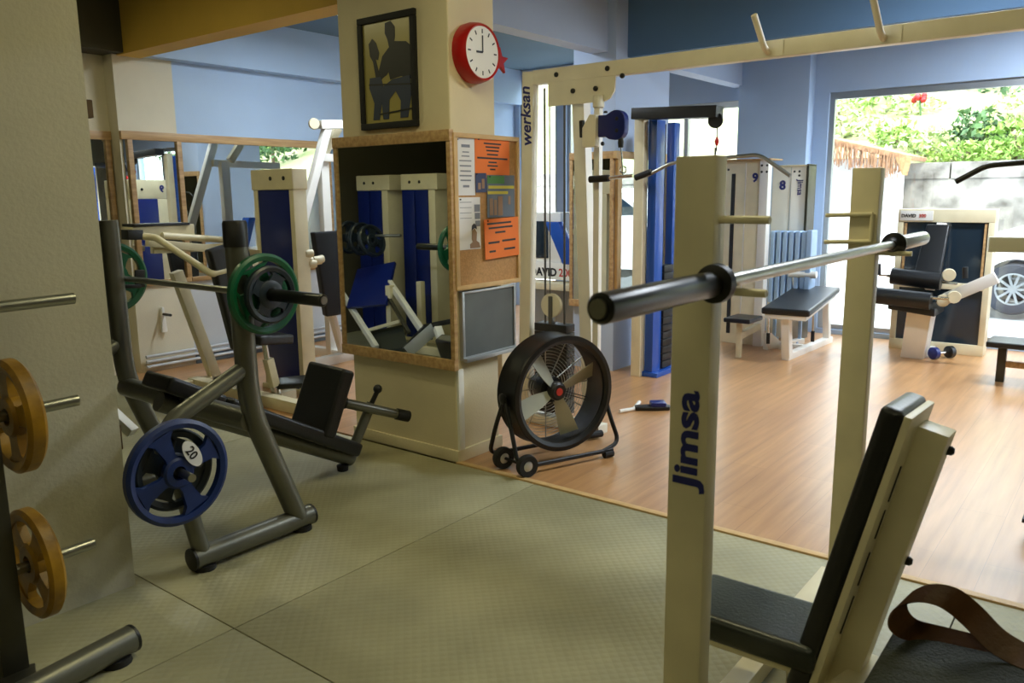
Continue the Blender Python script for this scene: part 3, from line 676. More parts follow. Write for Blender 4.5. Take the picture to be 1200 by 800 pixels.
# ================================================================== BLUE LAT TOWER
lt = thing('lat_pulldown_tower', 'tall blue and cream lat pulldown tower beside the blue column', 'gym machine', (6.0, 3.15, 0))
MB().box((5.80, 3.20, 0), (5.88, 3.285, 2.09), .004).build('post', 'cream', lt)
MB().box((5.86, 3.115, .0), (6.0, 3.19, 2.07), .004).build('blue_upright', 'royal', lt)
MB().box((6.20, 3.135, .0), (6.30, 3.20, 2.07), .004).build('blue_upright', 'royal', lt)
MB().box((5.84, 3.06, 0), (6.36, 3.30, .04), .004).build('base', 'royal', lt)
ws = MB()
for k in range(14): ws.box((6.01, 3.10, .05 + k * .062), (6.18, 3.22, .05 + k * .062 + .057), .003)
ws.build('weight_stack', 'black', lt)
MB().tube([(6.09, 3.16, .9), (6.09, 3.16, 2.05)], .006, 8).build('steel_cable', 'cable', lt)
MB().bar((5.73, 3.24, 2.11), (5.73, 2.54, 2.08), .13, .085).build('overhead_arm', 'black', lt)
MB().lathe([(.05, -.01), (.056, -.01), (.046, 0), (.056, .01), (.05, .01)], (5.73, 2.57, 2.02), (1, 0, 0), 20).build('pulley', 'black', lt)
MB().tube([(5.73, 2.555, 2.01), (5.73, 2.555, 1.80)], .004, 6).build('hanging_cable', 'cable', lt)
MB().lathe([(.008, -.03), (.018, 0), (.008, .03)], (5.73, 2.555, 1.87), (0, 0, 1), 8).build('cable_stop', 'red', lt)
lb = thing('lat_bar', 'long chrome lat bar with bent ends hanging in front of machine nine', 'cable attachment', (5.73, 2.56, 1.7))
p = [PX(x, y, 5.73) for x, y in ((758, 206), (786, 191), (838, 186), (890, 181), (926, 206))]
MB().tube([p[0], p[1], p[3], p[4]], .014, 12, .06).build('bar', 'barsteel', lb)
MB().tube([p[0] + V((0, .10, -.012)), p[0] - V((0, .04, -.03))], .025, 12).build('grip', 'rubber', lb)
MB().tube([p[2], p[2] + V((0, 0, .08))], .008, 8).build('eyelet', 'chrome', lb)

# ================================================================== SHOULDER PRESS RACK (front right)
jr = thing('shoulder_press_rack', 'cream shoulder press rack with black seat and a bare bar, front right', 'gym machine', (2.2, .75, 0))
for X in (1.57, 2.85):
    MB().box((X, .70, 0), (X + .055, .79, 1.575), .004).build('upright', 'cream', jr)
for z in (1.445, 1.297):
    MB().tube([(1.60, .71, z), (1.60, .595, z)], .0085, 10).build('bar_peg', 'cream', jr)
MB().tube([(2.88, .71, 1.297), (2.88, .595, 1.297)], .0085, 10).build('bar_peg', 'cream', jr)
MB().tube([(2.845, .715, 1.425), (2.845, .865, 1.42)], .0075, 10).tube([(2.845, .715, 1.425), (2.845, .715, 1.335)], .0075, 10).tube([(2.845, .715, 1.335), (2.845, .865, 1.33)], .0075, 10).build('plate_guard', 'cream', jr)
MB().box((1.5, .80, .0), (3.06, .87, .06), .004).build('floor_beam', 'cream', jr)
MB().box((2.03, .28, .0), (2.13, .80, .06), .004).build('floor_beam', 'cream', jr)
MB().box((1.75, .25, .0), (2.5, .32, .06), .004).build('floor_beam', 'cream', jr)
# seat and inclined back
sx0, sx1 = 1.95, 2.22
MB().box((sx0, .56, .27), (sx1, .96, .345), .026).build('seat', 'vinylgreen', jr)
MB().box((sx0 + .02, .58, .25), (sx1 - .02, .94, .272), .003).build('seat_board', 'cream', jr)
MB().box((2.08, .60, .05), (2.16, .67, .255), .004).build('seat_post', 'cream', jr)
b0, b1 = V((2.095, .61, .20)), V((2.14, .43, .985)); dv = (b1 - b0).normalized()
MB().bar(b0, b1, .27, .055, (0, 1, 0), .02).build('back_pad', 'vinyl', jr)
off = V((0, -.036, -.008))
MB().bar(b0 + off, b1 + off - dv * .008, .262, .018, (0, 1, 0), .003).build('back_board', 'cream', jr)
off2 = V((0.045, -.08, -.015))
MB().bar(b0 + off2 - dv * .10, b1 + off2 - dv * .055, .10, .075, (0, 1, 0), .005).build('back_post', 'cream', jr)
off3 = V((0.045, -.118, -.0))
MB().bar((2.0, .50, .215), (2.22, .46, .20), .06, .07).build('hinge_block', 'cream', jr)
bt = Bolts(); bolt(bt, b1 + off3 - dv * .13 + V((.02, 0, 0)), (0, -1, 0), .012, .02); bolt(bt, b0 + off3 + dv * .36 + V((.02, 0, 0)), (0, -1, 0), .012, .02); bolt(bt, (2.0, .495, .215), (-1, 0, 0), .022, .012)
bt.build('bolt', 'black', jr)
for t0, t1 in ((.22, .36), (.40, .52), (.57, .67), (.70, .82)):
    w0 = b0 + (b1 - b0) * t0 + V((-.055, -.046, -.01)); w1 = b0 + (b1 - b0) * t1 + V((-.055, -.046, -.01)); MB().bar(w0, w1, .006, .003, (0, 1, 0), 0).build('board_slot', 'blackprint', jr)
text('lettering', 'Jimsa', .078, V((1.569, .722, .862)), (0, 0, 1), (0, 1, 0), 'navyprint', jr, .03, .001, wide=1.36)
barbell('bare barbell resting on the hooks of the shoulder press rack', (1.055, .655, 1.325), (3.33, .655, 1.325), .415, .0255, .0145, 'sleeve', 'barsteel')

# pad and belt, bottom right corner
ep = thing('exercise_bench', 'dark textured bench pad in the bottom right corner', 'weight bench', (2.05, .1, 0))
MB().prism([(1.74, .40), (2.07, .40), (2.13, -.35), (1.70, -.35)], (0, 0, .35), (1, 0, 0), (0, 1, 0), .07, .02).build('pad', 'towelpad', ep)
MB().bar((1.92, .30, .31), (1.92, -.3, .31), .06, .06).build('rail', 'cream', ep)
for y in (.2, -.25): MB().bar((1.92, y, 0), (1.92, y, .285), .06, .06, (0, 1, 0)).bar((1.75, y, .03), (2.1, y, .03), .05, .06).build('leg', 'cream', ep)
bl = MB()
pts = [PZ(x, y, z) for x, y, z in ((1215, 770, .424), (1150, 758, .424), (1085, 742, .43), (1062, 735, .46), (1052, 722, .49), (1056, 707, .52), (1072, 697, .54), (1092, 695, .55), (1115, 702, .54), (1140, 722, .50), (1165, 748, .46), (1190, 764, .44), (1215, 775, .437))]
fine = []
for i in range(len(pts) - 1):
    a_, b_, c_, d_ = pts[max(i - 1, 0)], pts[i], pts[i + 1], pts[min(i + 2, len(pts) - 1)]
    for k in range(6):
        t = k / 6; fine.append(.5 * ((2 * b_) + (c_ - a_) * t + (2 * a_ - 5 * b_ + 4 * c_ - d_) * t * t + (3 * b_ - a_ - 3 * c_ + d_) * t ** 3))
wd = V((.05, -.028, .034)); prev = None
vs = []
for i, p_ in enumerate(fine):
    tn = (fine[min(i + 1, len(fine) - 1)] - fine[max(i - 1, 0)]).normalized(); nn = tn.cross(wd).normalized() * .0022
    vs.append([bl.bm.verts.new(q) for q in (p_ - wd / 2 - nn, p_ + wd / 2 - nn, p_ + wd / 2 + nn, p_ - wd / 2 + nn)])
for A_, B_ in zip(vs, vs[1:]):
    for k in range(4): bl.bm.faces.new((A_[k], A_[(k + 1) % 4], B_[(k + 1) % 4], B_[k]))
bl.bm.faces.new(vs[0]); bl.bm.faces.new(vs[-1][::-1])
bmesh.ops.recalc_face_normals(bl.bm, faces=bl.bm.faces[:])
tag(bl.build('lifting_belt', 'leather', None, (2.15, .25, .42)), 'looped brown leather belt lying on the dark bench pad', 'belt')

# ================================================================== MACHINES BY THE WINDOW
m9 = thing('weight_stack_machine', 'white cable tower numbered nine by the blue window pier', 'gym machine', (7.75, 3.05, 0), 'numbered white machines')
MB().box((7.7, 2.975, 0), (7.95, 3.36, 1.80), .006).build('cabinet', 'cream', m9)
MB().box((7.66, 2.885, 0), (7.76, 2.97, 1.80), .006).build('post', 'white', m9)
MB().box((7.692, 3.225, .1), (7.702, 3.262, 1.68)).build('slot', 'black', m9)
MB().box((7.690, 3.115, .05), (7.702, 3.125, 1.78)).build('cover_joint', 'white', m9)
MB().box((7.64, 2.86, 1.80), (7.96, 3.37, 1.815), .003).build('top_plate', 'trimdark', m9)
bt = Bolts()
for y, z in ((2.95, 1.75), (2.90, 1.75), (2.95, 1.69), (2.90, 1.69), (3.30, 1.72)): bolt(bt, (7.66 if y < 2.97 else 7.70, y, z), (-1, 0, 0), .011)
bt.build('bolt', 'black', m9)
text('number', '9', .115, V((7.697, 3.055, 1.60)), (0, -1, 0), (0, 0, 1), 'navyprint', m9, .04)
sb_ = PX(850, 372, 7.1)
MB().box((6.93, 2.72, .335), (7.25, 2.97, .375), .012).build('seat', 'vinyl', m9)
MB().bar((7.05, 2.86, .0), (7.05, 2.86, .335), .045, .045, (1, 0, 0)).build('seat_post', 'cream', m9)
MB().bar((7.05, 2.86, .20), (7.7, 2.93, .20), .05, .06).build('frame_beam', 'cream', m9)
MB().prism([(0, 0), (.0, .16), (.05, .16), (.22, .05), (.6, .05), (.6, 0)], (7.55, 2.82, 0), (.92, -.28, 0), (0, 0, 1), .06, .003).build('foot', 'white', m9)
m8 = thing('weight_stack_machine', 'white cable tower numbered eight behind the pale blue radiator', 'gym machine', (8.3, 2.8, 0), 'numbered white machines')
MB().box((8.25, 2.72, 0), (8.45, 3.06, 1.75), .006).build('cabinet', 'white', m8)
MB().box((8.244, 2.868, .1), (8.252, 2.874, 1.74)).build('cover_joint', 'alu', m8)
MB().box((8.23, 2.69, 0), (8.46, 2.715, 1.77), .003).build('edge_post', 'darktube', m8)
MB().box((8.23, 2.69, 1.75), (8.46, 3.07, 1.765), .003).build('top_plate', 'cream', m8)
bt = Bolts()
for y, z in ((2.79, 1.70), (2.84, 1.70), (2.79, 1.66)): bolt(bt, (8.25, y, z), (-1, 0, 0), .011)
bt.build('bolt', 'black', m8)
text('number', '8', .125, V((8.247, 2.985, 1.525)), (0, -1, 0), (0, 0, 1), 'navyprint', m8, .04)
text('lettering', 'Jimsa', .075, V((8.247, 2.80, 1.62)), (0, 0, -1), (0, -1, 0), 'navyprint', m8, .02)
rd = thing('radiator', 'pale blue finned electric radiator standing under machine eight', 'radiator', (8.08, 2.78, 0))
for k in range(6):
    y = 2.60 + k * .062
    MB().box((7.98, y, .40), (8.14, y + .048, 1.12), .014).build('fin', 'radiator', rd)
MB().box((7.97, 2.545, .36), (8.15, 2.598, 1.13), .012).build('control_box', 'radiator', rd)
MB().tube([(8.06, 2.58, .47), (8.06, 2.95, .47)], .03, 12).tube([(8.06, 2.58, 1.05), (8.06, 2.95, 1.05)], .03, 12).build('oil_pipe', 'radiator', rd)
for y in (2.64, 2.90): MB().bar((8.06, y, .0), (8.06, y, .43), .03, .03, (1, 0, 0)).bar((7.95, y, .015), (8.17, y, .015), .03, .03).build('foot', 'radiator', rd)

fb = thing('flat_bench', 'white bench with a black padded top in front of the white cable towers', 'weight bench', (7.7, 2.48, 0))
P0, P1 = V((7.02, 2.44, .455)), V((8.2, 2.53, .545)); dv = (P1 - P0).normalized()
MB().bar(P0, P1, .42, .06, bev=.022).build('pad', 'vinyl', fb)
MB().bar(P0 - V((0, 0, .05)) + dv * .02, P1 - V((0, 0, .05)) - dv * .02, .36, .04).build('pad_frame', 'white', fb)
MB().bar((7.19, 2.46, .03), (7.12, 2.46, .40), .075, .085, (1, 0, 0)).build('front_leg', 'white', fb)
MB().bar((8.22, 2.42, .03), (8.12, 2.42, .48), .06, .07, (1, 0, 0)).build('rear_leg', 'white', fb)
MB().bar((7.15, 2.46, .03), (8.30, 2.42, .03), .07, .06).bar((7.7, 2.46, .03), (7.66, 2.70, .03), .06, .06).build('base', 'white', fb)
for x, y in ((7.22, 2.66), (7.55, 2.36)): MB().tube([(x, y, .40), (x + .02, y, .22)], .01, 8).build('rod', 'chrome', fb); MB().tube([(x + .02, y, .22), (x + .025, y, .12)], .017, 8).build('grip', 'rubber', fb)
rl = MB().tube([PX(925, 321, 8.0), PX(957, 322, 8.0)], .035, 12).tube([PX(930, 321, 8.0), PX(932, 345, 8.0)], .02, 10); rl.build('roller_bracket', 'white', fb)

# leg machine by the window
dm = thing('leg_curl_machine', 'white leg curl machine with black rollers and two dark panels by the window', 'gym machine', (8.25, 1.5, 0))
MB().box((8.3, 1.06, 0), (8.5, 1.86, .10), .006).box((8.3, 1.06, 1.21), (8.5, 1.86, 1.33), .006).box((8.3, 1.06, .10), (8.5, 1.11, 1.21), .006).box((8.3, 1.81, .10), (8.5, 1.86, 1.21), .006).box((8.3, 1.11, .60), (8.5, 1.81, .66), .004).build('cabinet_frame', 'cream', dm)
MB().box((8.33, 1.11, .66), (8.42, 1.81, 1.21)).build('upper_panel', 'smoke', dm)
MB().box((8.33, 1.11, .10), (8.42, 1.81, .60)).build('lower_panel', 'smoke', dm)
MB().box((8.31, 1.12, .67), (8.332, 1.14, 1.2)).build('edge_trim', 'trim', dm); MB().box((8.31, 1.78, .67), (8.332, 1.80, 1.2)).build('edge_trim', 'trim', dm)
MB().box((8.292, 1.56, 1.225), (8.302, 1.84, 1.315), .002).build('sign_strip', 'white', dm)
text('lettering', 'DAVID', .042, V((8.29, 1.83, 1.255)), (0, -1, 0), (0, 0, 1), 'blackprint', dm, .03)
text('lettering', '300', .042, V((8.29, 1.68, 1.255)), (0, -1, 0), (0, 0, 1), 'redprint', dm, .02)
MB().bar((7.75, 1.52, .62), (8.12, 1.50, 1.22), .20, .07, (0, 1, 0)).build('back_pad_frame', 'cream', dm) if False else None
MB().hexa([V(q) for q in ((7.86, 1.39, .70), (7.86, 1.61, .70), (7.92, 1.61, .68), (7.92, 1.39, .68), (8.12, 1.39, 1.20), (8.12, 1.575, 1.20), (8.18, 1.575, 1.18), (8.18, 1.39, 1.18))], .015).build('back_pad', 'vinyl', dm)
MB().bar((8.02, 1.49, .62), (8.24, 1.47, 1.20), .08, .06, (1, 0, 0)).build('back_post', 'white', dm)
MB().tube([PX(1045, 323, 7.85), PX(1103, 330, 7.85)], .075, 20).build('roller', 'vinyl', dm)
MB().tube([PX(1018, 345, 7.6), PX(1091, 353, 7.6)], .075, 20).build('roller', 'vinyl', dm)
MB().tube([PX(1040, 323, 7.85), PX(1122, 332, 7.85)], .014, 10).tube([PX(1010, 344, 7.6), PX(1112, 350, 7.6)], .014, 10).build('roller_axle', 'chrome', dm)
a_ = PX(1108, 350, 7.75); b_ = PX(1168, 325, 7.75)
MB().bar(a_, b_, .05, .10).build('lever_arm', 'white', dm)
for x, y in ((1112, 322), (1118, 348), (1105, 352)): MB().lathe([(.05, -.025), (.055, 0), (.05, .025)], PX(x, y, 7.7), (1, .3, 0), 16).build('adjuster', 'cream', dm)
MB().tube([PX(1131, 326, 7.7), PX(1131, 313, 7.7)], .022, 10).build('grip', 'rubber', dm)
MB().tube([PX(1030, 322, 7.9), PX(1030, 309, 7.9)], .018, 10).build('grip', 'rubber', dm)
MB().tube([PX(1030, 322, 7.9), PX(1046, 323, 7.9)], .01, 8).build('grip_rod', 'chrome', dm)
MB().prism([(0, 0), (.30, 0), (.30, .42), (.20, .50), (.02, .50)], (7.92, 1.58, 0), (0, -1, 0), (0, 0, 1), .22, .005) if False else None
MB().hexa([V(q) for q in ((7.88, 1.66, 0), (7.88, 1.47, 0), (8.1, 1.47, 0), (8.1, 1.66, 0), (7.72, 1.60, .47), (7.72, 1.40, .47), (7.95, 1.40, .47), (7.95, 1.60, .47))], .006).build('pedestal', 'white', dm)
MB().hexa([V(q) for q in ((7.62, 1.36, .43), (7.62, 1.74, .47), (8.05, 1.74, .47), (8.05, 1.36, .43), (7.62, 1.36, .50), (7.62, 1.74, .52), (8.05, 1.74, .52), (8.05, 1.36, .50))], .01).build('seat_pad', 'vinyl', dm)
MB().box((8.0, 1.45, .0), (8.35, 1.62, .06), .004).build('base', 'white', dm)
db = thing('dumbbell', 'small dark dumbbell on the floor beside the white leg machine', 'dumbbell', (8.02, 1.33, 0))
for s_ in (-1, 1): MB().lathe([(.035, -.03), (.055, -.02), (.055, .02), (.035, .03)], V((8.02, 1.345, .057)) + V((.075 * s_, -.05 * s_, 0)), (.83, -.55, 0), 16).build('head', 'navy' if s_ < 0 else 'black', db)
MB().tube([V((8.02, 1.345, .057)) - V((.075, -.05, 0)), V((8.02, 1.345, .057)) + V((.075, -.05, 0))], .014, 10).build('handle', 'chrome', db)

lbn = thing('low_bench', 'low dark padded bench cut by the right edge of the view', 'weight bench', (7.3, .5, 0))
MB().box((7.15, .05, .29), (7.5, .90, .335), .012).build('pad', 'vinyl', lbn)
for y in (.80, .12): MB().box((7.28, y - .03, 0), (7.34, y + .03, .29), .003).build('leg', 'darktube', lbn)
MB().box((7.29, .15, .12), (7.33, .77, .17), .003).build('stretcher', 'trim', lbn)
hb = thing('lat_bar', 'black bent lat bar hanging at the right edge against the garden wall', 'cable attachment', (4.0, .4, 1.55))
p = [PX(x, y, 4.0) for x, y in ((1120, 213), (1156, 194), (1200, 188))]; p.append(p[2] + (p[2] - V((4.0, .42 + .2, 1.617 ))) * 0 + V((0, -.55, .03))); p.append(p[3] + V((0, -.13, -.09)))
MB().tube([p[0], p[1], p[3], p[4]], .012, 12, .03).build('bar', 'black', hb)
MB().tube([(4.0, .15, p[3].z - .01), (4.0, .1, 2.18)], .004, 6).build('hanging_cable', 'cable', hb)

# chest machine behind the crossover
dc = thing('chest_machine', 'white machine with dark panels seen between the crossover posts', 'gym machine', (6.4, 4.4, 0))
MB().box((6.35, 4.15, 0), (6.6, 4.72, .60), .006).build('lower_cabinet', 'alu', dc)
MB().box((6.30, 4.10, .70), (6.6, 4.74, .86), .006).build('sign_panel', 'white', dc)
MB().box((6.33, 4.36, .86), (6.6, 4.74, 1.33), .006).build('upper_cabinet', 'white', dc)
MB().box((6.322, 4.50, .90), (6.332, 4.72, 1.25), .002).build('dark_panel', 'smoke', dc)
MB().box((6.15, 4.12, .62), (6.4, 4.72, .68), .004).build('tray', 'cream', dc)
MB().hexa([V(q) for q in ((6.2, 4.10, .86), (6.2, 4.25, .86), (6.3, 4.25, .86), (6.3, 4.10, .86), (6.2, 4.30, 1.25), (6.2, 4.45, 1.25), (6.3, 4.45, 1.25), (6.3, 4.30, 1.25))], .01).build('arm_panel', 'royal', dc)
text('lettering', 'DAVID', .105, V((6.298, 4.70, .735)), (0, -1, 0), (0, 0, 1), 'blackprint', dc, .03)
text('lettering', '200', .105, V((6.298, 4.36, .735)), (0, -1, 0), (0, 0, 1), 'redprint', dc, .01)

# things lying on the floor
slp = tag(MB().prism([(-.13, -.035), (-.08, -.045), (.04, -.045), (.11, -.04), (.13, 0), (.11, .04), (.03, .045), (-.09, .04), (-.13, .02)], (4.95, 2.62, 0), (.62, -.78, 0), (.78, .62, 0), .03, .01).build('slipper', 'black', None, (4.95, 2.62, 0)), 'dark slipper lying on the wood floor behind the drum fan', 'slipper')
MB().prism([(-.02, -.045), (.09, -.045), (.09, .045), (-.02, .045)], (4.95, 2.62, .025), (.62, -.78, 0), (.78, .62, 0), .035, .014).build('strap', 'navy', slp)
tag(MB().tube([PZ(726, 482, .012), PZ(743, 479, .012), PZ(749, 471, .012)], .014, 10, .02).build('bent_pipe', 'white', None, tuple(PZ(740, 479, 0))), 'short bent white pipe lying on the floor beside the slipper', 'pipe')

# ================================================================== FAR LEFT MACHINES
tw = thing('weight_stack_tower', 'cream tower with a glossy navy front panel before the far mirror', 'gym machine', (3.72, 5.35, 0))
MB().box((3.76, 4.97, 0), (3.88, 5.02, 1.60), .005).build('post', 'cream', tw)
MB().box((3.76, 5.41, 0), (3.88, 5.46, 1.60), .005).build('post', 'cream', tw)
MB().box((3.75, 4.96, 1.555), (3.89, 5.47, 1.71), .012).build('top_cap', 'cream', tw)
MB().box((3.765, 5.02, .04), (3.785, 5.41, 1.555), .004).build('front_panel', 'navy', tw)
MB().box((3.74, 4.95, 0), (3.90, 5.48, .04), .004).build('base', 'cream', tw)
bt = Bolts()
for y in (5.06, 5.22): bolt(bt, (3.75, y, 1.64), (-1, 0, 0), .016, .008)
bt.build('bolt', 'black', tw)
MB().hexa([V(q) for q in ((3.47, 4.98, .10), (3.64, 4.50, .16), (3.72, 4.62, .20), (3.56, 5.0, .14), (3.47, 4.98, .14), (3.64, 4.50, .20), (3.72, 4.62, .24), (3.56, 5.0, .18))], .01).build('foot_plate', 'vinyl', tw)
MB().box((3.52, 4.72, .0), (3.74, 4.80, .05), .004).bar((3.6, 4.76, .04), (3.6, 4.76, .15), .05, .05, (1, 0, 0)).build('foot_beam', 'cream', tw)

cp = thing('chest_press_machine', 'cream chest press machine with tall black back pad before the far mirror', 'gym machine', (3.3, 5.3, 0))
Q = lambda x, y, Y: PY(x, y, Y)
MB().bar(Q(206, 318, 5.9), V((3.60, 5.9, 0)), .085, .07, (0, 1, 0)).build('rear_leg', 'cream', cp)
MB().bar(Q(150, 273, 5.7), Q(222, 269, 5.7), .14, .085).build('top_block', 'cream', cp)
MB().bar(Q(150, 264, 5.7), Q(215, 262, 5.7), .18, .02).build('top_pad', 'vinyl', cp)
MB().bar(Q(146, 275, 5.66), Q(164, 275, 5.66), .1, .07).build('pivot_cap', 'black', cp)
MB().bar(Q(172, 284, 5.45), Q(362, 303, 5.45), .05, .055).build('cross_beam', 'cream', cp)
MB().bar(Q(178, 293, 5.5), Q(262, 289, 5.5), .05, .05).build('cross_beam', 'cream', cp)
MB().tube([Q(190, 276, 5.6), Q(262, 281, 5.6)], .025, 12).build('torsion_tube', 'cream', cp)
MB().tube([Q(168, 277, 5.35), Q(182, 278, 5.3), Q(248, 321, 5.0), Q(268, 316, 5.0)], .024, 12, .02).build('press_arm', 'cream', cp)
MB().tube([Q(266, 316, 5.0), Q(283, 313, 5.0)], .022, 12).build('grip', 'rubber', cp)
MB().tube([Q(330, 292, 5.3), Q(362, 307, 5.0), Q(378, 303, 5.0)], .03, 12, .05).build('press_arm', 'cream', cp)
for x, y in ((362, 297), (372, 305), (366, 309)): MB().lathe([(.03, -.03), (.034, 0), (.03, .03)], Q(x, y, 4.98), (1, -.3, 0), 14).build('adjuster', 'cream', cp)
t0, t1 = Q(264, 286, 5.02), Q(294, 402, 5.02)
MB().bar(t0, t1, .075, .31, (1, 0, 0), .025).build('back_pad', 'vinyl', cp)
MB().bar(t0 + V((.10, .06, -.0)), t1 + V((.14, .05, 0)), .05, .06, (1, 0, 0)).build('back_post', 'cream', cp)
MB().bar(Q(290, 397, 4.95), Q(330, 395, 4.95), .30, .07, bev=.02).build('seat', 'vinyl', cp)
MB().tube([Q(310, 402, 4.95), Q(314, 425, 4.95)], .022, 12).build('seat_tube', 'chrome', cp)
MB().bar(Q(314, 420, 4.95), Q(322, 452, 4.95), .06, .06, (1, 0, 0)).build('seat_post', 'cream', cp)
MB().bar(Q(322, 452, 4.95), Q(326, 470, 4.95), .05, .05, (1, 0, 0)).build('seat_tube', 'chrome', cp)
MB().box((3.37, 4.35, 0), (3.46, 5.95, .085), .005).build('floor_beam', 'cream', cp)
MB().bar((3.4, 4.97, .04), (3.66, 4.97, .04), .07, .07).build('floor_beam', 'cream', cp)
MB().bar((3.0, 5.9, .04), (3.62, 5.9, .04), .07, .07).build('floor_beam', 'cream', cp)
MB().bar(Q(289, 400, 5.0), Q(293, 468, 4.9), .06, .06, (1, 0, 0)).build('front_post', 'cream', cp)

af = thing('pull_up_frame', 'cream sloping frame machine with a black back pad beside the column', 'gym machine', (4.8, 5.9, 0))
MB().bar(Q(384, 146, 5.9), Q(347, 288, 5.9), .075, .06, (0, 1, 0)).build('sloping_post', 'white', af)
MB().bar(Q(374, 146, 5.9), V((5.6, 5.9, 2.19)), .075, .075).build('top_beam', 'white', af)
MB().lathe([(.045, -.03), (.05, 0), (.045, .02)], Q(368, 145, 5.86), (-.5, -1, 0), 16).build('end_cap', 'cream', af)
MB().bar(Q(396, 150, 6.05), Q(378, 182, 6.05), .07, .06, (0, 1, 0)).build('brace', 'cream', af)
MB().bar(Q(372, 184, 5.95), V((5.6, 5.95, 1.84)), .05, .07).build('cross_beam', 'white', af)
x_ = Q(378, 190, 6.0).x
MB().bar((x_, 6.0, 0), (x_, 6.0, 1.87), .09, .07, (0, 1, 0)).build('post', 'white', af)
MB().bar(Q(389, 368, 5.7), Q(401, 412, 5.75), .05, .06, (0, 1, 0)).build('pad_strut', 'white', af)
MB().bar((4.45, 5.75, .04), (5.6, 5.75, .04), .08, .08).build('floor_beam', 'white', af)
MB().bar((x_, 5.75, .04), (x_, 6.3, .04), .08, .08).build('floor_beam', 'white', af)
t0, t1 = Q(386, 271, 5.55), Q(394, 370, 5.55)
MB().hexa([V(q) for q in (t1 + V((-.10, 0, 0)), t1 + V((.16, 0, 0)), t1 + V((.16, .07, .01)), t1 + V((-.10, .07, .01)), t0 + V((-.16, 0, 0)), t0 + V((.2, 0, 0)), t0 + V((.2, .07, 0)), t0 + V((-.16, .07, 0)))], .02).build('back_pad', 'vinyl', af)

# machines that only the mirrors show, behind the near wall and behind the camera side
def navytower(label, x, y, front, w=.47, h=1.72, loc_rz=0):
    r = thing('weight_stack_tower', label, 'gym machine', (x, y, 0), 'navy fronted towers behind the near wall')
    MB().box((x - .3, y - w / 2, 0), (x, y - w / 2 + .09, h - .1), .005).build('post', 'cream', r)
    MB().box((x - .3, y - w / 2 - .04, h - .16), (x + .01, y + w / 2, h), .012).build('top_cap', 'cream', r)
    for a, b in ((.10, .275), (.29, .465)): MB().box((x - .02, y - w / 2 + a, .03), (x, y - w / 2 + b, h - .16), .006).build('front_panel', 'navy', r)
    MB().box((x - .3, y - w / 2, 0), (x + .02, y + w / 2, .03)).build('base', 'cream', r)
    bt = Bolts()
    for k in (.2, .34): bolt(bt, (x + .01, y - w / 2 + k, h - .08), (1, 0, 0), .016, .008)
    bt.build('bolt', 'black', r)
navytower('nearer navy fronted tower reflected at the centre of the column mirror', .54, 5.87, 1)
navytower('farther navy fronted tower reflected at the left of the column mirror', .54, 6.55, 1)
lp = thing('leg_press_machine', 'leg press with a navy foot plate and pale rails reflected in the column mirror', 'gym machine', (1.3, 5.2, 0))
def RM(x, y, X):         # a point seen in the column mirror, brought back to its real side
    p = PX(x, y, X); p.x = 2 * 3.259 - p.x; return p
q4 = [RM(x, y, X) for x, y, X in ((406, 360, 5.0), (452, 356, 5.0), (463, 306, 5.35), (419, 315, 5.35))]
n_ = (q4[1] - q4[0]).cross(q4[3] - q4[0]).normalized() * .03
MB().hexa([*(q4[i] for i in range(4)), *(q4[i] + n_ for i in range(4))], .006).build('foot_plate', 'navy', lp)
for (x0, y0, x1, y1) in ((402, 345, 442, 408), (457, 331, 498, 392)): MB().bar(RM(x0, y0, 5.2), RM(x1, y1, 4.75), .04, .06).build('rail', 'white', lp)
MB().bar(RM(452, 342, 5.15), RM(480, 390, 4.8), .03, .03).build('inner_rail', 'darktube', lp)
MB().bar(RM(428, 388, 4.9), RM(470, 376, 4.9), .05, .03).build('cross_beam', 'cream', lp)
q4 = [RM(x, y, X) for x, y, X in ((440, 412, 4.75), (478, 405, 4.75), (472, 380, 4.95), (434, 388, 4.95))]
n_ = V((0, 0, -.05)); MB().hexa([*(q4[i] + n_ for i in range(4)), *(q4[i] for i in range(4))], .004).build('seat_pad', 'towelpad', lp)
MB().bar(RM(474, 410, 4.6), RM(500, 382, 4.75), .06, .04).bar(RM(500, 382, 4.75), RM(531, 376, 4.7), .06, .04).build('shoulder_pad', 'vinyl', lp)
MB().bar(RM(478, 412, 4.6), RM(510, 384, 4.72), .02, .10).build('side_plate', 'alu', lp)
MB().bar(RM(513, 384, 4.6), RM(525, 418, 4.5), .06, .05).build('post', 'white', lp)
MB().tube([RM(441, 276, 5.3), RM(470, 276, 5.3)], .014, 10).build('plate_peg', 'barsteel', lp)
for x0 in (1.02, 1.42): MB().bar((x0, 4.7, .04), (x0, 6.1, .04), .07, .07).build('floor_beam', 'cream', lp)
for x0 in (1.02, 1.42): MB().bar((x0, 5.4, .0), (x0, 5.4, .7), .06, .06, (1, 0, 0)).build('leg', 'cream', lp)
for k, x in enumerate((410, 424, 436)):
    c = RM(x, 278 + 2 * k, 5.3)
    plate('weight_plate', ('left', 'middle', 'right')[k] + ' dark plate of the three on the leg press, seen in the column mirror', c, (c - RM(445, 278, 5.3)).normalized(), .16, .05, 'platedark', 10 * k, 'plates on the leg press')
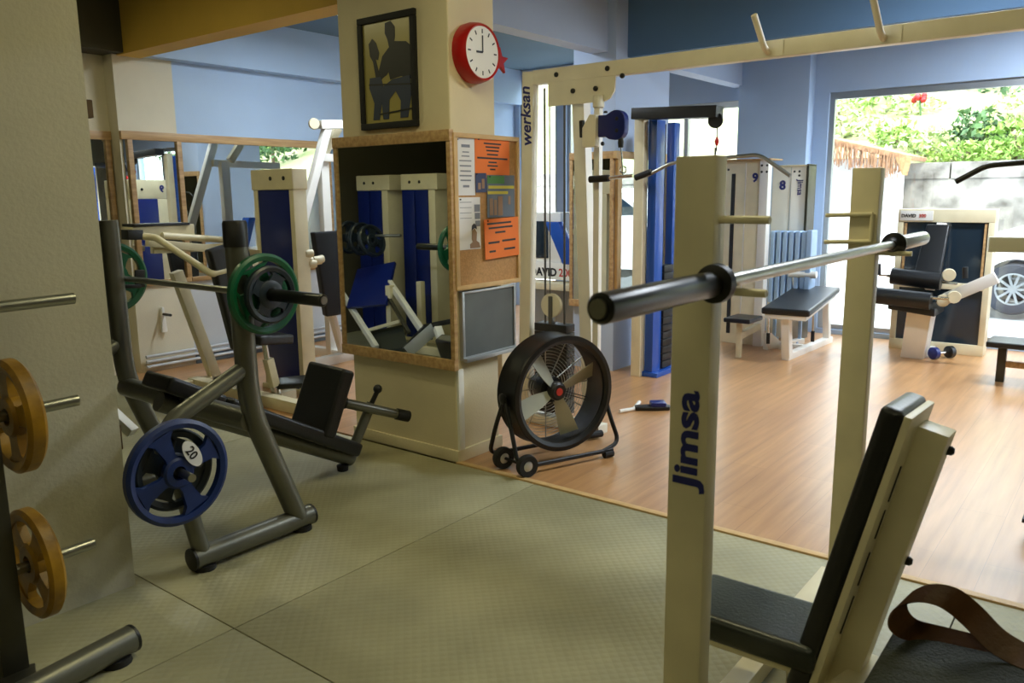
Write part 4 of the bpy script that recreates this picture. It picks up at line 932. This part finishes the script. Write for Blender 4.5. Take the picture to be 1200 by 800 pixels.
# white rack and tower by the south part of the window wall, seen in the far mirror
mr = thing('weight_stack_tower', 'cream tower with a navy panel seen reflected at the left end of the far mirror', 'gym machine', (5.1, 3.5, 0))
MB().box((4.72, 4.05, 1.5), (5.16, 4.35, 1.72), .01).build('top_cap', 'cream', mr)
MB().box((4.76, 4.335, .03), (5.04, 4.352, 1.5), .004).build('front_panel', 'navy', mr)
MB().box((5.04, 4.05, 0), (5.16, 4.35, 1.5), .005).box((4.72, 4.05, 0), (4.76, 4.35, 1.5), .005).build('post', 'cream', mr)
bt = Bolts(); bolt(bt, (4.86, 4.35, 1.61), (0, 1, 0), .016, .008); bt.build('bolt', 'black', mr)
text('number', '9', .11, V((5.13, 4.352, 1.58)), (-1, 0, 0), (0, 0, 1), 'navyprint', mr, .04)

r = dup(lt, (6.9, -1.1, 0), 'blue tower with a dark top arm reflected in the narrow mirror of the recess', None, rz=math.pi)

# ================================================================== OUTSIDE
sbox('ground', 'ground', (9.0, -14, -.2), (30, 16, -.02))
sbox('wall_garden', 'concrete', (13, -12, -.1), (13.4, 16, 1.66))
cpm = [(-12 + k * 1.02, -12 + k * 1.02 + 1.0) for k in range(27)]
for y0, y1 in cpm: sbox('wall_garden', 'concrete', (12.98, y0, 1.66), (13.38, y1, 1.89), .012)
sl_ = MB(); N = 26
random.seed(3)
gv = [[sl_.bm.verts.new((13.4 + i * .55, -12 + j * 1.08, 1.6 + i * .27 + random.uniform(-.12, .12) * (i > 0))) for j in range(N)] for i in range(24)]
for i in range(23):
    for j in range(N - 1): sl_.bm.faces.new((gv[i][j], gv[i + 1][j], gv[i + 1][j + 1], gv[i][j + 1]))
bmesh.ops.recalc_face_normals(sl_.bm, faces=sl_.bm.faces[:])
struct(sl_.build('ground', 'soil'))
hut = thing('garden_hut', 'whitewashed hut with a shaggy thatched eave outside the big window', 'hut', (12.4, 4, 0))
MB().box((12.0, 2.84, -.1), (12.9, 4.7, 1.95), .02).build('wall', 'hutwall', hut)
rp = [(4.9, 2.50), (3.75, 2.28), (3.1, 2.10), (2.58, 1.96), (2.60, 1.90), (3.1, 2.02), (3.75, 2.18), (4.9, 2.38)]
MB().prism(rp, (11.75, 0, 0), (0, 1, 0), (0, 0, 1), 1.25, .01).build('roof', 'thatch', hut)
th = MB(); random.seed(5)
for k in range(330):
    y = 2.66 + 2.2 * (k / 330) + random.uniform(-.01, .01); zt = 1.97 + (y - 2.6) * .24 if y < 3.75 else 2.23 + (y - 3.75) * .18
    ln = random.uniform(.22, .36); x = 11.76 + random.uniform(-.03, .05)
    th.bar((x, y, zt), (x - .02, y + random.uniform(-.05, .03), zt - ln), random.uniform(.006, .013), .006, (1, 0, 0), 0)
th = th.build('thatch_fringe', 'thatch', hut); th['kind'] = 'stuff'
MB().prism([(2.58, 1.94), (2.72, 1.94), (2.62, 1.70)], (11.74, 0, 0), (0, 1, 0), (0, 0, 1), .3).build('eave_flap', 'trimdark', hut)
# white car
car = thing('parked_car', 'white car with pale alloy wheels parked outside the big window', 'car', (11.9, -.2, 0))
gz = .06
side = [(1.95, .30), (1.98, .70), (1.75, .86), (1.35, .95), (1.0, 1.08), (.45, 1.52), (-1.7, 1.54), (-2.15, 1.05), (-2.2, .35)]
def arch(cy, r=.36): return [(cy + r * math.cos(R(t)), .28 + r * math.sin(R(t))) for t in range(0, 181, 15)]
base_ = [(-2.2, .22)] + [p_ for p_ in arch(-1.45)[::-1]] + [p_ for p_ in arch(1.15)[::-1]] + [(1.95, .24)]
MB().prism([(a, b + gz) for a, b in side[::-1]] [::-1] + [(a, b + gz) for a, b in base_], (11.02, 0, 0), (0, 1, 0), (0, 0, 1), 1.62, .0).build('body', 'carwhite', car)
MB().prism([(.88, 1.12 + gz), (.40, 1.45 + gz), (-1.6, 1.46 + gz), (-1.95, 1.08 + gz)], (11.012, 0, 0), (0, 1, 0), (0, 0, 1), 1.636).build('side_window', 'smoke', car)
for cx in (11.13, 12.5):
    for cy in (1.17, -1.45):
        w = MB().lathe([(.19, -.09), (.28, -.10), (.305, -.07), (.305, .07), (.28, .10), (.19, .09)], (cx, cy, .305 + gz - .02), (1, 0, 0), 36, True).build('wheel', 'tyre', car)
        al = MB().lathe([(.17, -.085), (.195, -.09), (.20, -.08), (.20, .08), (.17, .08)], (cx, cy, .305 + gz - .02), (1, 0, 0), 36, True)
        for k in range(10):
            t = k * math.pi / 5; dv = V((0, math.cos(t), math.sin(t))); c = V((cx - .075, cy, .305 + gz - .02)); al.bar(c + dv * .03, c + dv * .185, .028, .02, (1, 0, 0), 0)
        al.lathe([(.045, -.09), (.045, -.06)], (cx, cy, .305 + gz - .02), (1, 0, 0), 16)
        al.build('alloy_rim', 'alu', w)
# shrubs and trees on the slope
def zs(x): return 1.6 + (x - 13.4) * .49
def shrub(name, label, cat, c, rx, ry, rz, n, m, size, trunk=False, grp='shrubs on the garden slope', seed=0):
    random.seed(seed); c = V(c)
    r = thing(name, label, cat, (c.x, c.y, c.z - rz), grp); b = MB()
    for i in range(n):
        while True:
            p = V((random.uniform(-1, 1), random.uniform(-1, 1), random.uniform(-1, 1)))
            if .25 < p.length < 1: break
        lump = 1 + .25 * math.sin(5 * p.x + seed) * math.sin(4 * p.y + 2 * seed) + .15 * math.sin(9 * p.z + seed)
        p = c + V((p.x * rx, p.y * ry, p.z * rz)) * lump
        d = V((random.gauss(0, 1), random.gauss(0, 1), random.gauss(0, 1))).normalized(); e = d.orthogonal().normalized()
        e.rotate(Matrix.Rotation(random.uniform(0, 6.28), 3, d)); f_ = d.cross(e); s_ = size * random.uniform(.6, 1.3)
        vs_ = [b.bm.verts.new(p + e * s_ * a + f_ * s_ * .45 * q_) for a, q_ in ((-1, 0), (0, -1), (1, 0), (0, 1))]; b.bm.faces.new(vs_)
    b.build('foliage', m, r)
    st = MB().tube([V((c.x, c.y, min(zs(c.x) - .1, c.z - rz))), V((c.x + .03, c.y - .05, c.z - rz * .3)), V((c.x, c.y + .05, c.z + rz * .5))], [.06 if trunk else .03, .045 if trunk else .02, .02], 7)
    st.build('trunk' if trunk else 'stem', 'bark', r)
    return r
S = [  # px, py, X, rx, ry, rz, n, material, leaf, label
    ('garden_shrub', 985, 150, 15.0, .5, .7, .55, 700, 'leaf3', .07, 'pale shrub above the left end of the thatched roof'),
    ('garden_shrub', 1010, 128, 16.5, .6, .6, .7, 700, 'leaf1', .08, 'bright bushy shrub in the upper left of the big window'),
    ('garden_tree', 1058, 118, 18, .8, .75, .8, 1000, 'leaf2', .09, 'dark green small tree near the red flower on the slope'),
    ('garden_tree', 1118, 125, 17.5, .9, 1.1, .95, 1300, 'leaf1', .08, 'broad bright tree at the top middle of the big window'),
    ('garden_tree', 1180, 118, 17, .9, .9, .9, 1200, 'leaf2', .08, 'mixed green tree at the upper right of the big window'),
    ('garden_shrub', 1050, 165, 14.6, .4, .45, .32, 500, 'leaf1', .06, 'low bright shrub just right of the thatched eave'),
    ('garden_shrub', 1090, 172, 14.2, .35, .5, .28, 500, 'leaf3', .06, 'low pale shrub on top of the wall right of the eave'),
    ('garden_shrub', 1145, 155, 14.6, .4, .45, .35, 600, 'leaf2', .07, 'dark fern like shrub standing above the concrete wall'),
    ('garden_shrub', 1135, 180, 13.9, .3, .7, .20, 600, 'leaf1', .05, 'long low green shrub spilling over the concrete wall'),
    ('garden_shrub', 1190, 165, 14.3, .4, .5, .35, 600, 'leaf1', .06, 'bright shrub at the right edge above the concrete wall'),
    ('garden_shrub', 1070, 140, 16.2, .5, .6, .5, 700, 'leaf3', .07, 'pale flowering shrub below the red flower'),
    ('garden_shrub', 1215, 140, 15.5, .5, .8, .6, 700, 'leaf3', .07, 'pale shrub partly beyond the right edge of the view')]
for i, (nm, px, py, X, rx, ry, rz, n, m, lf, lb) in enumerate(S):
    p = PX(px, py, X); g_ = zs(X)
    shrub(nm, lb, 'tree' if nm == 'garden_tree' else 'shrub', p, rx, ry, rz, n, m, lf, nm == 'garden_tree', 'plants on the garden slope', i + 1)
for i in range(5):
    p = V((15 + 1.2 * (i % 2), -2.5 - i * 2.3, 3.3)); shrub('garden_tree', ('first', 'second', 'third', 'fourth', 'fifth')[i] + ' tree from the big window along the slope, seen only in the far mirror', 'tree', p, .9, .9, 1.0, 900, 'leaf1' if i % 2 else 'leaf2', .1, True, 'trees along the far slope', 20 + i)
fl_ = thing('red_flower', 'red flower on a stalk high among the trees in the big window', 'flower', tuple(PX(1077, 135, 15.8)), None)
fb_ = MB(); p = PX(1078, 115, 15.8)
for k in range(9): fb_.ball(p + V((random.uniform(-.05, .05), random.uniform(-.10, .10), random.uniform(-.06, .06))), .05, 8)
fb_.build('petals', 'red', fl_); MB().tube([p, PX(1079, 135, 15.8), PX(1082, 160, 15.8)], .015, 6).build('stalk', 'leaf2', fl_)

# ================================================================== LIGHT
W_ = bpy.data.worlds.new('sky'); bpy.context.scene.world = W_; W_.use_nodes = True
nt = W_.node_tree; bg = nt.nodes['Background']
bg.inputs['Color'].default_value = (.80, .90, 1.0, 1); bg.inputs['Strength'].default_value = 6.5
def light(name, kind, loc, energy, color, size=None, rot=None, sy=None, spread=None):
    l = bpy.data.lights.new(name, kind); l.energy = energy; l.color = color
    if kind == 'AREA':
        l.size = size
        if sy: l.shape = 'RECTANGLE'; l.size_y = sy
        if spread: l.spread = spread
    o = bpy.data.objects.new(name, l); C.objects.link(o); o.location = loc
    if rot: o.rotation_euler = rot
    return o
s = light('sun', 'SUN', (0, 0, 10), 4.6, (1, .95, .86)); s.data.angle = R(1)
s.rotation_euler = V((.50, .42, -.76)).to_track_quat('-Z', 'Y').to_euler()
def lamp(label, x, y, warm, e, lx=.16, ly=1.2):
    r = thing('ceiling_lamp', label, 'ceiling lamp', (x, y, CZ - .1), 'ceiling lamps')
    MB().box((x - lx / 2 - .03, y - ly / 2 - .03, CZ - .05), (x + lx / 2 + .03, y + ly / 2 + .03, CZ - .001), .006).build('housing', 'white', r)
    em = 'tube_warm' if warm else 'tube_cool'
    if em not in M:
        M[em] = mat(em, (255, 255, 255)); b = M[em].node_tree.nodes['Principled BSDF']
        b.inputs['Emission Color'].default_value = (1, .92, .55, 1) if warm else (.86, .93, 1, 1); b.inputs['Emission Strength'].default_value = 6
    for k in (-.04, .04): MB().tube([(x + k, y - ly / 2, CZ - .07), (x + k, y + ly / 2, CZ - .07)], .016, 10).build('tube', em, r)
    light('lamp_light', 'AREA', (x, y, CZ - .10), e, (1, .92, .52) if warm else (.84, .92, 1), lx, None, ly)
lamp('ceiling lamp over the rubber mats behind the camera', -.6, .2, True, 5)
lamp('ceiling lamp over the middle of the rubber mats', 2.35, 1.7, True, 15)
lamp('ceiling lamp over the rubber mats left of the camera', -1.2, 2.0, True, 5)
lamp('ceiling lamp over the front right rack', 1.6, -1.2, True, 4)
lamp('ceiling lamp over the leg press behind the near wall', 1.9, 5.2, True, 10)
lamp('added unseen ceiling lamp over the wood floor right of the beam', 7.5, .2, False, 105)  # cool lamp added to brighten the blue column and pier faces
lamp('added unseen ceiling lamp over the wood floor before the beam', 4.9, .6, False, 52)  # no known fitting here, added fill for the daylit blue room
lamp('added unseen ceiling lamp over the far machines', 4.75, 5.0, False, 42)  # added behind the column to lighten the far blue wall
sc = bpy.context.scene
sc.view_settings.view_transform = 'Standard'; sc.view_settings.look = 'None'; sc.view_settings.gamma = 1; sc.view_settings.use_curve_mapping = False
sc.view_settings.exposure = .35
sc.cycles.max_bounces = 10; sc.cycles.diffuse_bounces = 5; sc.cycles.glossy_bounces = 6; sc.cycles.transparent_max_bounces = 12; sc.cycles.transmission_bounces = 6
sc.cycles.sample_clamp_indirect = 6; sc.cycles.caustics_reflective = False; sc.cycles.caustics_refractive = False
